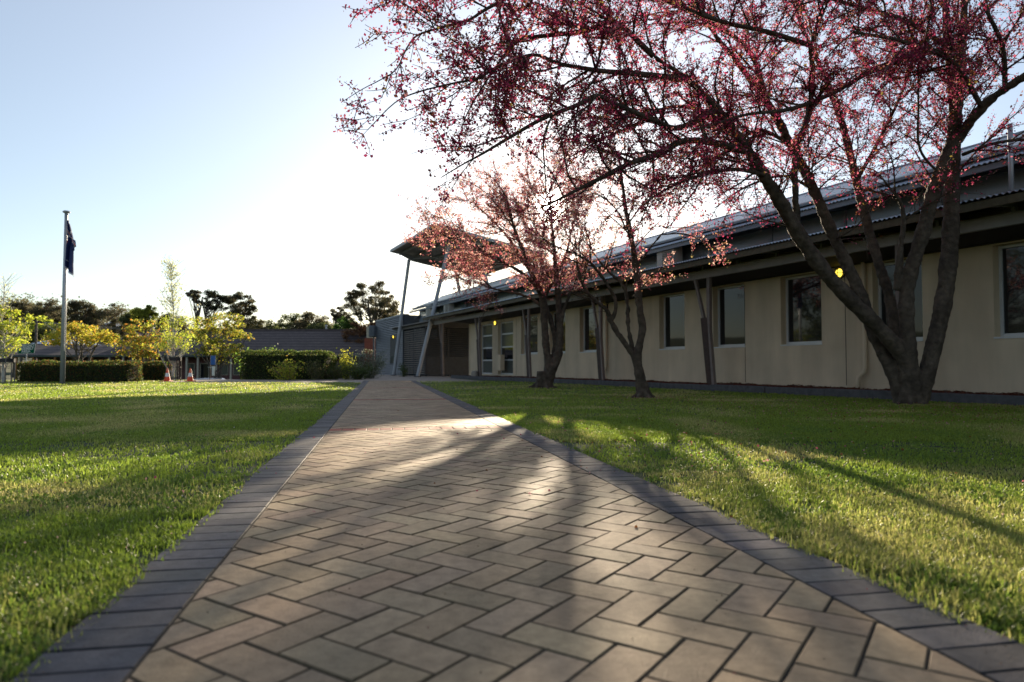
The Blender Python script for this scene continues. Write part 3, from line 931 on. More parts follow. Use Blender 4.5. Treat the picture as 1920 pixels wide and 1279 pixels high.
cb_.lathe((x_[0], x_[1], -.02), [(.17, 0), (.17, .32), (.13, .42)], 12)
tag(cb_.build("concrete_block", MAT["edging2"]), "small pale concrete footing at the base of the slanting posts", "footing")
# ------------------------------------------------------------------ blossom trees
class Leaves:
    def __init__(s): s.c, s.s, s.k = [], [], []
    def add(s, centres, sizes, cols):
        s.c.append(centres); s.s.append(np.broadcast_to(sizes, (len(centres),)).copy()); s.k.append(cols)
    def build(s, name, mat, parent, rng, aspect=.75, flat=0.0):
        c = np.concatenate(s.c); sz = np.concatenate(s.s); k = np.concatenate(s.k)
        v, l, st, t = leaf_quads(c, sz, rng, aspect, flat)
        return fast_mesh(name, v, l, st, t, mat, parent, fcol=k)
def smooth_path(pts, step):
    """Catmull-Rom through (x, y, z, r) points"""
    p = np.asarray(pts, float)
    if len(p) == 2:
        n = max(2, int(np.linalg.norm(p[1, :3] - p[0, :3]) / step) + 1)
        return p[0] + (p[1] - p[0]) * np.linspace(0, 1, n)[:, None]
    q = np.vstack([2 * p[0] - p[1], p, 2 * p[-1] - p[-2]]); out = []
    for i in range(1, len(q) - 2):
        n = max(2, int(np.linalg.norm(q[i + 1, :3] - q[i, :3]) / step) + 1)
        for t in np.linspace(0, 1, n, endpoint=False):
            out.append(.5 * (2 * q[i] + (q[i + 1] - q[i - 1]) * t + (2 * q[i - 1] - 5 * q[i] + 4 * q[i + 1] - q[i + 2]) * t * t + (3 * q[i] - q[i - 1] - 3 * q[i + 1] + q[i + 2]) * t ** 3))
    out.append(q[-2]); out = np.array(out); out[:, 3] = np.maximum(out[:, 3], .003)
    return out
def wander(p0, d0, L, rng, step=.12, jitter=.22, lift=0.0, r0=.02, r1=.003, bow=0.0):
    n = max(3, int(L / step)); pts = [np.array(p0, float)]; d = np.array(d0, float)
    for i in range(n):
        d = d + rng.normal(0, jitter, 3) * .5 + np.array([0, 0, lift + bow * (i / n)])
        d /= np.linalg.norm(d); pts.append(pts[-1] + d * (L / n))
    pts = np.array(pts); r = np.linspace(r0, r1, n + 1)
    return np.concatenate([pts, r[:, None]], 1)
def side_dir(t, rng, lo=30, hi=70, up=.25):
    v = rng.normal(size=3); v -= t * v.dot(t); v /= np.linalg.norm(v) + 1e-9
    an = R(rng.uniform(lo, hi)); d = t * math.cos(an) + v * math.sin(an) + np.array([0, 0, up])
    return d / np.linalg.norm(d)
def tangents(p): 
    t = np.gradient(p[:, :3], axis=0); return t / (np.linalg.norm(t, axis=1, keepdims=True) + 1e-9)
def blossom_tree(root, limbs, boughs, seed, palette, weights, sp1, len1, sp2, len2, sp3, size, per, start=.35, keep=None, droop=0.0, voxel=.022, twig_r=.004, up1=.15, slim=1.0, bmat='blossom'):
    rng = np.random.default_rng(seed)
    limbs = [[(x, y, z, r * slim) for x, y, z, r in l] for l in limbs]
    b0 = limbs[0][0]; rb = limbs[0][0][3]
    for q in range(6):
        an = 2 * math.pi * q / 6 + rng.uniform(-.4, .4); e = rb * rng.uniform(1.7, 2.6)
        limbs.append([(b0[0] + .3 * rb * math.cos(an), b0[1] + .3 * rb * math.sin(an), .32 * rb / .15, rb * .45), (b0[0] + .95 * rb * math.cos(an), b0[1] + .95 * rb * math.sin(an), .07, rb * .34), (b0[0] + e * math.cos(an), b0[1] + e * math.sin(an), -.04, rb * .2)])
    n_root = 6
    lines = [smooth_path(l, .10) for l in limbs]
    tr = MB()
    for l in lines:
        rr = l[:, 3] * (1 + .05 * np.sin(np.arange(len(l)) * .9 + rng.uniform(0, 6)))
        tr.tube(l[:, :3], rr, 12)
    o = tr.build("trunk", MAT["bark"], root, smooth=True)
    rm = o.modifiers.new("fuse", 'REMESH'); rm.mode = 'VOXEL'; rm.voxel_size = voxel; rm.use_smooth_shade = True
    sm = o.modifiers.new("soften", 'SMOOTH'); sm.iterations = 4; sm.factor = .5
    tx = bpy.data.textures.new("bark_lumps", 'CLOUDS'); tx.noise_scale = .12
    dm = o.modifiers.new("lumps", 'DISPLACE'); dm.texture = tx; dm.strength = .045; dm.texture_coords = 'LOCAL'
    br = MB(); bl = [smooth_path(b, .10) for b in boughs]
    for b in bl: br.tube(b[:, :3], b[:, 3], 7)
    sources = []
    for l in lines[:-n_root]: sources.append((l[int(len(l) * start):], 1.0))
    for b in bl: sources.append((b[int(len(b) * .08):], 1.0))
    tw, lv = br, Leaves()
    pal = np.array(palette); wts = np.array(weights) / sum(weights)
    def clusters(p, lo, sp):
        L = np.linalg.norm(np.diff(p[:, :3], axis=0), axis=1); s_ = np.concatenate([[0], np.cumsum(L)])
        q = np.arange(lo * s_[-1] + rng.uniform(0, sp), s_[-1], sp)
        if len(q) == 0: return
        q = q + rng.uniform(-.4, .4, len(q)) * sp
        c = np.stack([np.interp(q, s_, p[:, i]) for i in range(3)], 1)
        m = rng.poisson(per, len(c)); cc = np.repeat(c, m, axis=0)
        if len(cc) == 0: return
        tone = np.repeat(rng.choice(len(pal), len(c), p=wts), m)
        mixed = rng.random(len(cc)) < .35
        tone[mixed] = rng.choice(len(pal), mixed.sum(), p=wts)
        cc = cc + rng.normal(0, size * .85, cc.shape)
        if keep is not None:
            k = keep(cc); cc, tone = cc[k], tone[k]
        if len(cc): lv.add(cc, size * rng.uniform(.55, 1.5, len(cc)), pal[tone] * rng.uniform(.7, 1.3, (len(cc), 1)))
    for src, dens in sources:
        t = tangents(src); L = np.linalg.norm(np.diff(src[:, :3], axis=0), axis=1).sum()
        clusters(src, .5, sp3 * 1.6)
        for q in range(int(L / sp1) + 1):
            i = rng.integers(0, len(src)); r_ = src[i, 3]
            f_ = i / len(src)
            d = side_dir(t[i], rng, 28, 62, up1)
            p = wander(src[i, :3], d, len1 * rng.uniform(.45, 1.25) * min(1.0, max(.2, r_ / .022)), rng, .10, .17, .0, min(.018, r_ * .6), .0035, -droop)
            br.tube(p[:, :3], p[:, 3], 5); clusters(p, .25, sp3)
            t2 = tangents(p); L2 = np.linalg.norm(np.diff(p[:, :3], axis=0), axis=1).sum()
            for q2 in range(int(L2 / sp2) + 1):
                i2 = rng.integers(1, len(p))
                d2 = side_dir(t2[i2], rng, 25, 65, .08)
                p2 = wander(p[i2, :3], d2, len2 * rng.uniform(.35, 1.3) * (1.0 if r_ > .012 else .5), rng, .09, .2, 0, max(.0042, min(.007, p[i2, 3] * .7)), twig_r * .7, -droop * 1.3)
                tw.tube(p2[:, :3], p2[:, 3], 3, cap=False); clusters(p2, .1, sp3)
    br.build("branches", MAT["bark"], root, smooth=True)
    cr = lv.build("crown", MAT[bmat], root, rng)
    pass
    return cr
def L4(*pts):
    """limb given by photograph pixel, distance Y and radius"""
    out = []
    for x, y, Y, r in pts:
        p = at(x, y, Y); out.append((p[0], p[1], p[2], r))
    return out
PAL_NEAR = [(.36, .045, .12), (.19, .022, .06), (.54, .14, .20), (.64, .30, .31), (.22, .08, .03), (.09, .022, .022), (.25, .20, .05)]
W_NEAR = [.26, .28, .12, .06, .13, .12, .03]
PAL_FAR = [(.50, .17, .19), (.30, .07, .10), (.66, .38, .34), (.34, .18, .09), (.72, .50, .42), (.16, .05, .055), (.34, .28, .11)]
W_FAR = [.26, .2, .2, .12, .12, .07, .04]

# the big tree on the right
Yb = 11.75
g1 = at(1712, 757, Yb); g1[2] = -.02
t1 = thing("blossom_tree", tuple(g1), "largest pink blossom tree, thick stems fanning from one trunk at the right", "tree", "pink blossom trees on the right lawn")
A_ = L4((1700, 768, Yb, .17), (1702, 725, Yb, .165), (1694, 672, Yb - .05, .16), (1650, 617, Yb - .15, .165), (1585, 553, Yb - .35, .16), (1520, 475, Yb - .6, .155), (1468, 388, Yb - .9, .14), (1428, 322, Yb - 1.2, .12), (1388, 262, Yb - 1.5, .095), (1345, 205, Yb - 1.9, .075), (1290, 150, Yb - 2.3, .055), (1225, 105, Yb - 2.7, .035))
B_ = L4((1692, 768, Yb + .1, .14), (1674, 700, Yb + .15, .15), (1640, 628, Yb + .25, .145), (1608, 540, Yb + .35, .14), (1566, 450, Yb + .35, .13), (1525, 355, Yb + .3, .12), (1482, 270, Yb + .2, .105), (1440, 195, Yb, .085), (1385, 120, Yb - .3, .065), (1330, 50, Yb - .6, .045), (1290, -30, Yb - .8, .03))
C_ = L4((1700, 760, Yb + .2, .14), (1683, 660, Yb + .3, .12), (1668, 560, Yb + .45, .115), (1634, 450, Yb + .6, .11), (1606, 340, Yb + .8, .10), (1578, 230, Yb + .9, .085), (1540, 130, Yb + 1.0, .065), (1500, 40, Yb + 1.0, .045), (1470, -50, Yb + 1.0, .03))
D_ = L4((1722, 768, Yb - .05, .17), (1710, 700, Yb - .05, .165), (1700, 610, Yb - .1, .165), (1703, 530, Yb - .15, .155), (1728, 445, Yb - .3, .15), (1757, 340, Yb - .45, .145), (1788, 262, Yb - .5, .14), (1788, 180, Yb - .6, .11), (1778, 90, Yb - .7, .09), (1772, 0, Yb - .8, .07), (1760, -90, Yb - .9, .05))
E_ = L4((1722, 768, Yb, .17), (1738, 700, Yb - .02, .175), (1760, 610, Yb - .05, .175), (1776, 520, Yb - .05, .18), (1783, 420, Yb - .05, .175), (1785, 330, Yb - .05, .165), (1790, 240, Yb - .1, .135), (1800, 140, Yb - .2, .11), (1806, 40, Yb - .3, .085), (1815, -70, Yb - .4, .06))
F_ = L4((1795, 265, Yb - .5, .11), (1835, 208, Yb - .9, .10), (1885, 166, Yb - 1.3, .085), (1945, 130, Yb - 1.7, .07), (2020, 90, Yb - 2.1, .05))
G_ = L4((1680, 545, Yb - .12, .075), (1688, 470, Yb - .2, .06), (1694, 415, Yb - .25, .055), (1688, 378, Yb - .3, .045), (1668, 352, Yb - .35, .02))
H_ = L4((1497, 440, Yb - .7, .075), (1490, 340, Yb - .9, .07), (1494, 280, Yb - 1.0, .065), (1516, 215, Yb - 1.2, .06), (1524, 140, Yb - 1.4, .055), (1520, 85, Yb - 1.6, .045), (1545, 20, Yb - 1.8, .035), (1570, -40, Yb - 2, .025))
boughs1 = [
    L4((1400, 285, Yb - 1.4, .055), (1340, 268, Yb - 1.8, .05), (1280, 265, Yb - 2.2, .046), (1240, 287, Yb - 2.4, .042), (1180, 307, Yb - 2.7, .036), (1120, 337, Yb - 3.0, .028), (1057, 369, Yb - 3.3, .018), (1010, 392, Yb - 3.5, .008)),
    L4((1345, 205, Yb - 1.9, .05), (1273, 240, Yb - 2.4, .042), (1227, 225, Yb - 2.7, .036), (1160, 198, Yb - 3.1, .032), (1120, 180, Yb - 3.4, .03), (1083, 197, Yb - 3.6, .028), (1017, 223, Yb - 3.9, .024), (957, 257, Yb - 4.1, .02), (907, 287, Yb - 4.3, .014), (870, 307, Yb - 4.5, .009), (827, 333, Yb - 4.6, .005)),
    L4((1290, 150, Yb - 2.3, .05), (1225, 142, Yb - 2.7, .042), (1173, 137, Yb - 3.0, .036), (1127, 133, Yb - 3.3, .03), (1050, 120, Yb - 3.7, .024), (1000, 103, Yb - 3.9, .02), (930, 127, Yb - 4.3, .017), (897, 147, Yb - 4.5, .014), (847, 157, Yb - 4.7, .011), (783, 173, Yb - 4.9, .008), (740, 193, Yb - 5.1, .006), (690, 243, Yb - 5.2, .004)),
    L4((1225, 105, Yb - 2.7, .04), (1153, 42, Yb - 3.0, .036), (1100, 58, Yb - 3.3, .032), (1017, 68, Yb - 3.7, .026), (973, 75, Yb - 3.9, .02), (935, 118, Yb - 4.1, .014), (880, 205, Yb - 4.4, .008), (860, 260, Yb - 4.5, .004)),
    L4((1260, 5, Yb - 2.6, .04), (1150, -40, Yb - 3.2, .034), (1040, -40, Yb - 3.8, .028), (960, -8, Yb - 4.2, .022), (907, 20, Yb - 4.5, .018), (880, 37, Yb - 4.6, .015), (827, 52, Yb - 4.8, .012), (783, 66, Yb - 5.0, .009), (763, 90, Yb - 5.1, .008), (743, 130, Yb - 5.2, .006), (713, 150, Yb - 5.3, .005), (680, 167, Yb - 5.4, .004), (640, 192, Yb - 5.5, .003)),
    L4((960, -40, Yb - 4.0, .016), (850, -60, Yb - 4.6, .012), (760, -20, Yb - 5.0, .008), (735, 20, Yb - 5.1, .004)),
    L4((750, 0, Yb - 5, .006), (785, 26, Yb - 5, .006), (823, 50, Yb - 4.9, .006)),
    L4((1440, 195, Yb, .05), (1400, 90, Yb - .6, .04), (1290, 20, Yb - 1.2, .03), (1200, -30, Yb - 1.8, .02)),
    L4((1520, 85, Yb - 1.6, .04), (1440, 60, Yb - 2.0, .035), (1350, 40, Yb - 2.4, .03), (1260, 5, Yb - 2.6, .02)),
    L4((1606, 340, Yb + .8, .035), (1660, 240, Yb + .4, .03), (1700, 150, Yb, .024), (1720, 60, Yb - .3, .016)),
    L4((1840, 200, Yb - 1.0, .04), (1790, 120, Yb - 1.5, .036), (1700, 80, Yb - 2.0, .03), (1600, 60, Yb - 2.4, .02)),
    L4((1778, 92, Yb - .7, .05), (1710, 105, Yb - .5, .045), (1640, 130, Yb - .6, .04), (1560, 175, Yb - 1.2, .036), (1480, 205, Yb - 1.8, .03), (1400, 215, Yb - 2.2, .022), (1320, 240, Yb - 2.6, .012)),
    L4((1778, 90, Yb - .7, .045), (1700, 40, Yb - 1.3, .04), (1600, 10, Yb - 1.8, .03), (1500, -20, Yb - 2.2, .02)),
    L4((1805, 290, Yb - .5, .03), (1860, 270, Yb - 1.0, .026), (1920, 262, Yb - 1.3, .022), (1990, 270, Yb - 1.6, .015)),
    L4((1765, 330, Yb - .4, .022), (1725, 280, Yb - .8, .02), (1722, 200, Yb - 1.0, .017), (1722, 100, Yb - 1.3, .012)),
    L4((1885, 166, Yb - 1.3, .04), (1880, 90, Yb - 1.6, .034), (1850, 20, Yb - 1.9, .026)),
    L4((1440, 330, Yb - 1.2, .035), (1380, 318, Yb - 1.5, .03), (1310, 330, Yb - 1.8, .024), (1240, 360, Yb - 2.1, .015), (1190, 400, Yb - 2.3, .006)),
    L4((1388, 262, Yb - 1.5, .035), (1330, 215, Yb - 1.6, .03), (1260, 200, Yb - 1.8, .026), (1190, 235, Yb - 2.1, .02), (1130, 260, Yb - 2.4, .014), (1060, 300, Yb - 2.7, .006)),
    L4((1482, 270, Yb + .2, .035), (1420, 245, Yb - .2, .03), (1350, 290, Yb - .6, .024), (1290, 330, Yb - .9, .016), (1230, 330, Yb - 1.1, .006)),
    L4((1525, 355, Yb + .3, .03), (1470, 330, Yb - .2, .024), (1400, 350, Yb - .5, .018), (1340, 390, Yb - .8, .008)),
    L4((1668, 352, Yb - .35, .015), (1640, 320, Yb - .5, .012), (1600, 310, Yb - .6, .008)),
    L4((1566, 450, Yb + .3, .016), (1610, 420, Yb - .1, .013), (1640, 370, Yb - .3, .009)),
]
def keep1(c):
    """the blossom stays out of the clear sky at left and thins near the wall"""
    Y = np.maximum(c[:, 1], .5); x = 960 + FPX * c[:, 0] / Y; y = 686 - FPX * (c[:, 2] - EYE) / Y
    r = np.random.default_rng(5).random(len(c))
    low = np.clip((y - 240) / 200, 0, 1)
    low = np.where(x > 1390, low, low * .35)
    return (r > .88 * low) & (y < 535) & (Y > 3.5)
blossom_tree(t1, [A_, B_, C_, D_, E_, F_, G_, H_], boughs1, 101, PAL_NEAR, W_NEAR, .17, 1.25, .085, .45, .080, .031, 5.4, start=.48, slim=.77, keep=keep1, droop=.02)

# the middle tree
Yc = 14.1
g2 = at(1206, 745, Yc); g2[2] = -.02
t2 = thing("blossom_tree", tuple(g2), "slender pink blossom tree with three thin stems, between the two thicker blossom trees", "tree", "pink blossom trees on the right lawn")
lim2 = [
    L4((1207, 752, Yc, .13), (1203, 715, Yc, .10), (1196, 675, Yc, .085), (1199, 645, Yc, .08), (1205, 618, Yc, .075), (1199, 575, Yc, .075), (1196, 535, Yc, .072), (1191, 495, Yc - .05, .066), (1185, 450, Yc - .1, .058), (1174, 398, Yc - .2, .05), (1167, 347, Yc - .3, .038), (1160, 290, Yc - .4, .022)),
    L4((1200, 735, Yc, .09), (1192, 680, Yc, .062), (1176, 650, Yc - .05, .058), (1160, 628, Yc - .1, .055), (1143, 598, Yc - .15, .052), (1136, 580, Yc - .2, .045), (1112, 560, Yc - .3, .04), (1092, 535, Yc - .4, .034), (1083, 500, Yc - .5, .026), (1078, 450, Yc - .6, .018)),
    L4((1146, 600, Yc - .15, .045), (1153, 588, Yc - .2, .04), (1153, 560, Yc - .25, .038), (1134, 527, Yc - .35, .034), (1108, 494, Yc - .5, .03), (1075, 475, Yc - .7, .022), (1040, 462, Yc - .9, .014)),
    L4((1194, 690, Yc + .08, .06), (1185, 652, Yc + .1, .05), (1178, 610, Yc + .15, .046), (1176, 565, Yc + .2, .042), (1168, 535, Yc + .2, .036), (1138, 506, Yc + .2, .03), (1110, 470, Yc + .2, .022), (1090, 430, Yc + .2, .014)),
    L4((1187, 464, Yc - .1, .03), (1160, 400, Yc + .2, .026), (1130, 370, Yc + .3, .02), (1090, 350, Yc + .4, .012)),
    L4((1193, 505, Yc, .03), (1215, 470, Yc - .2, .025), (1240, 440, Yc - .4, .02), (1275, 400, Yc - .6, .014), (1300, 350, Yc - .7, .008)),
]
b2 = [L4((1178, 420, Yc, .018), (1215, 370, Yc - .3, .014), (1250, 340, Yc - .5, .008)), L4((1196, 535, Yc, .015), (1222, 515, Yc - .4, .012), (1250, 500, Yc - .6, .007)),
      L4((1167, 347, Yc - .3, .018), (1140, 310, Yc - .4, .012), (1120, 270, Yc - .4, .008)), L4((1112, 560, Yc - .3, .015), (1085, 555, Yc - .6, .01), (1060, 545, Yc - .8, .006)),
      L4((1240, 440, Yc - .4, .014), (1290, 440, Yc - .8, .01), (1345, 470, Yc - 1.0, .007), (1350, 490, Yc - 1.0, .004))]
def keep2(c):
    y = 686 - FPX * (c[:, 2] - EYE) / c[:, 1]; return y < 545
blossom_tree(t2, lim2, b2, 202, PAL_FAR, W_FAR, .17, 1.0, .12, .42, .09, .034, 4.0, start=.45, bmat='blossom2', keep=keep2, voxel=.02, droop=.03)

# the far tree
Yd = 20.4
g3 = at(1020, 726, Yd); g3[2] = -.02
t3 = thing("blossom_tree", tuple(g3), "dense pink blossom tree on a short forked trunk, farthest along the wall", "tree", "pink blossom trees on the right lawn")
lim3 = [
    L4((1018, 732, Yd, .22), (1026, 705, Yd, .17), (1028, 684, Yd, .12), (1024, 650, Yd, .11), (1021, 608, Yd, .11), (1016, 555, Yd - .1, .10), (1000, 520, Yd - .3, .085), (985, 480, Yd - .5, .065), (965, 430, Yd - .7, .05), (950, 370, Yd - .9, .03)),
    L4((1022, 728, Yd, .2), (1034, 695, Yd, .15), (1046, 668, Yd, .125), (1050, 628, Yd + .05, .11), (1048, 580, Yd + .1, .10), (1044, 530, Yd + .1, .085), (1040, 480, Yd + .1, .065), (1035, 420, Yd, .045), (1030, 360, Yd, .025)),
    L4((1034, 690, Yd + .15, .09), (1041, 640, Yd + .2, .085), (1031, 596, Yd + .25, .08), (1021, 562, Yd + .3, .07), (1035, 530, Yd + .35, .06), (1060, 480, Yd + .4, .045), (1075, 420, Yd + .4, .028)),
    L4((1050, 620, Yd, .06), (1058, 580, Yd - .1, .052), (1068, 552, Yd - .2, .045), (1085, 515, Yd - .3, .035), (1100, 470, Yd - .4, .02)),
    L4((1016, 555, Yd - .1, .07), (990, 520, Yd - .6, .055), (950, 495, Yd - 1.1, .045), (905, 470, Yd - 1.5, .034), (860, 450, Yd - 1.8, .022), (810, 435, Yd - 2.0, .01)),
    L4((1000, 520, Yd - .3, .05), (960, 455, Yd - .2, .042), (920, 410, Yd - .1, .034), (885, 380, Yd, .024), (850, 370, Yd, .012)),
    L4((1018, 575, Yd, .05), (985, 555, Yd + .2, .042), (940, 545, Yd + .4, .034), (890, 530, Yd + .6, .02), (850, 520, Yd + .8, .01)),
]
b3 = [L4((1035, 420, Yd, .025), (1065, 390, Yd - .3, .018), (1100, 375, Yd - .5, .012), (1140, 385, Yd - .6, .006)), L4((1075, 420, Yd + .4, .022), (1085, 375, Yd + .3, .016), (1070, 330, Yd + .2, .01), (1040, 300, Yd + .2, .005)), L4((1030, 400, Yd, .02), (985, 400, Yd - .5, .015), (940, 380, Yd - .8, .01), (900, 365, Yd - 1, .006)), L4((1040, 470, Yd, .025), (1005, 430, Yd - .6, .018), (990, 390, Yd - .9, .012), (1000, 345, Yd - 1.1, .006)), L4((950, 370, Yd - .9, .018), (930, 340, Yd - .9, .012), (905, 320, Yd - .8, .006)),
      L4((1030, 360, Yd, .02), (1075, 335, Yd - .2, .015), (1125, 325, Yd - .3, .01), (1160, 340, Yd - .3, .006)), L4((1035, 420, Yd, .025), (1000, 360, Yd + .2, .018), (985, 315, Yd + .2, .012), (960, 290, Yd + .2, .006)), L4((1030, 360, Yd, .02), (1050, 320, Yd + .2, .014), (1075, 285, Yd + .2, .008)),
      L4((950, 495, Yd - 1.1, .02), (900, 500, Yd - 1.4, .015), (850, 520, Yd - 1.7, .01), (800, 535, Yd - 1.9, .006)), L4((965, 430, Yd - .7, .02), (920, 370, Yd - 1, .015), (880, 340, Yd - 1.2, .008)),
      L4((905, 470, Yd - 1.5, .018), (850, 420, Yd - 1.7, .012), (800, 400, Yd - 1.9, .006), (770, 385, Yd - 2, .004)), L4((940, 545, Yd + .4, .015), (915, 575, Yd + .1, .01), (900, 600, Yd, .006)),
      L4((1040, 480, Yd, .025), (990, 430, Yd + .3, .018), (960, 360, Yd + .5, .01)), L4((1044, 530, Yd, .02), (1000, 500, Yd - 1, .016), (940, 470, Yd - 1.6, .01), (880, 500, Yd - 2, .006))]
def keep3(c):
    x = 960 + FPX * c[:, 0] / c[:, 1]; y = 686 - FPX * (c[:, 2] - EYE) / c[:, 1]
    thin = ((x > 1050) & (y > 430) & (np.random.default_rng(2).random(len(c)) < .45))
    return ~thin & (y < 588) & (y < 545 + (x - 760) * .25)
blossom_tree(t3, lim3, b3, 303, PAL_FAR, W_FAR, .13, 1.25, .12, .55, .105, .043, 4.8, start=.45, bmat='blossom2', keep=keep3, voxel=.028, droop=.02, twig_r=.006)

# petals and dead leaves fallen under the trees
rng = np.random.default_rng(77); fc_ = []
for cx, cy, rr, n_ in ((g1[0] - 1.5, g1[1] - 1.5, 3.2, 2600), (g2[0], g2[1] - .3, 1.8, 900), (g3[0] - .6, g3[1], 2.4, 900), (.4, 5.5, 2.6, 420)):
    p = np.stack([cx + rng.normal(0, rr * .6, n_), cy + rng.normal(0, rr * .6, n_)], 1)
    q_ = p[:, 0] * QX + p[:, 1] * QY; on = (q_ > QL - BORD) & (q_ < QR + BORD); dd_ = p[:, 0] * MX + p[:, 1] * MY
    z_ = np.where(on, .003, rng.uniform(.012, .04, n_)); k = (dd_ < D_EDGE - .1) & (p[:, 1] > 1.2) & (~on | (rng.random(n_) < .3))
    fc_.append(np.concatenate([p, z_[:, None]], 1)[k])
fc_ = np.concatenate(fc_)
vv, ll, ss, tt = leaf_quads(fc_, .019, rng, .8, .75)
tag(fast_mesh("fallen_petals", vv, ll, ss, tt, MAT["blossom"], fcol=np.array([(.45, .12, .16), (.6, .3, .3), (.22, .09, .03), (.12, .06, .03)])[rng.integers(0, 4, len(fc_))]),
    "pink petals and brown leaves fallen on the lawn beneath the blossom trees", "petals", kind="stuff")

# ------------------------------------------------------------------ flagpole and flag
fp = at(117, 720, 25.0)
fpx, fpy = fp[0], fp[1]
ztop = at(123, 400, 25.0)[2]
pole = thing("flagpole", (fpx, fpy, 0), "tall slim silver flagpole standing on the left lawn in front of the hedge", "flagpole")
m = MB(); m.tube([(fpx, fpy, -.02), (fpx, fpy, ztop * .5), (fpx, fpy, ztop)], [.085, .075, .06], 14); m.build("shaft", MAT["silver"], pole, smooth=True)
m = MB(); m.lathe((fpx, fpy, ztop), [(.05, 0), (.12, .02), (.13, .06), (.09, .09)], 14); m.build("cap", MAT["silver"], pole)
m = MB(); m.tube([(fpx + .08, fpy - .06, ztop - .1), (fpx + .09, fpy - .07, 1.2)], .006, 5); m.build("halyard", MAT["white"], pole)
flag_m, n, l, p = mat_base("flag_cloth")
at_ = n.new("ShaderNodeAttribute"); at_.attribute_name = "col"; l.new(at_.outputs["Color"], p.inputs["Base Color"]); p.inputs["Roughness"].default_value = .8
flag_rng = np.random.default_rng(2)
nu, nvv = 26, 60                              # limp folds hanging from the halyard
z_hi, z_lo = at(123, 412, 25.0)[2], at(128, 519, 25.0)[2]
Pf = np.zeros((nvv, nu, 3)); fc = []
for i in range(nvv):
    f_ = i / (nvv - 1)
    wide = .10 + .30 * math.sin(min(1, f_ * 1.9) * math.pi / 1.9) * (1 if f_ < .5 else .78) + (.12 if .3 < f_ < .44 else 0)
    for k_ in range(nu):
        u = k_ / (nu - 1)
        ph = u * 4.2 * math.pi + f_ * 1.6
        x = fpx + .09 + wide * u * .52 + .03 * math.sin(ph * .5 + 2)
        y = fpy - .05 + .10 * math.sin(ph) * (.4 + f_)
        z = z_hi - (z_hi - z_lo) * (f_ * (.80 + .20 * u)) - .18 * u * (1 - f_)
        Pf[i, k_] = (x, y, z)
for i in range(nvv - 1):
    f_ = i / (nvv - 1)
    for k_ in range(nu - 1):
        u = k_ / (nu - 1); c = (.015, .03, .13)
        if f_ < .46:
            if abs(f_ - (.08 + .34 * u)) < .035 or abs(f_ - (.42 - .3 * u)) < .02: c = (.6, .6, .62)
            if abs(f_ - (.08 + .34 * u)) < .014 or .42 < f_ < .455 and u < .35: c = (.45, .05, .05)
        if .62 < f_ < .66 and .5 < u < .62 or .80 < f_ < .83 and .28 < u < .4 or f_ > .965: c = (.6, .6, .65)
        fc.append(c)
m = MB(); m.grid(Pf); fo = m.build("flag", flag_m, smooth=True)
a_ = fo.data.attributes.new("col", 'FLOAT_COLOR', 'FACE'); a_.data.foreach_set("color", np.concatenate([np.array(fc), np.ones((len(fc), 1))], 1).astype(np.float32).ravel())
tag(fo, "limp dark blue flag with white and red in its upper corner, hanging from the flagpole", "flag")

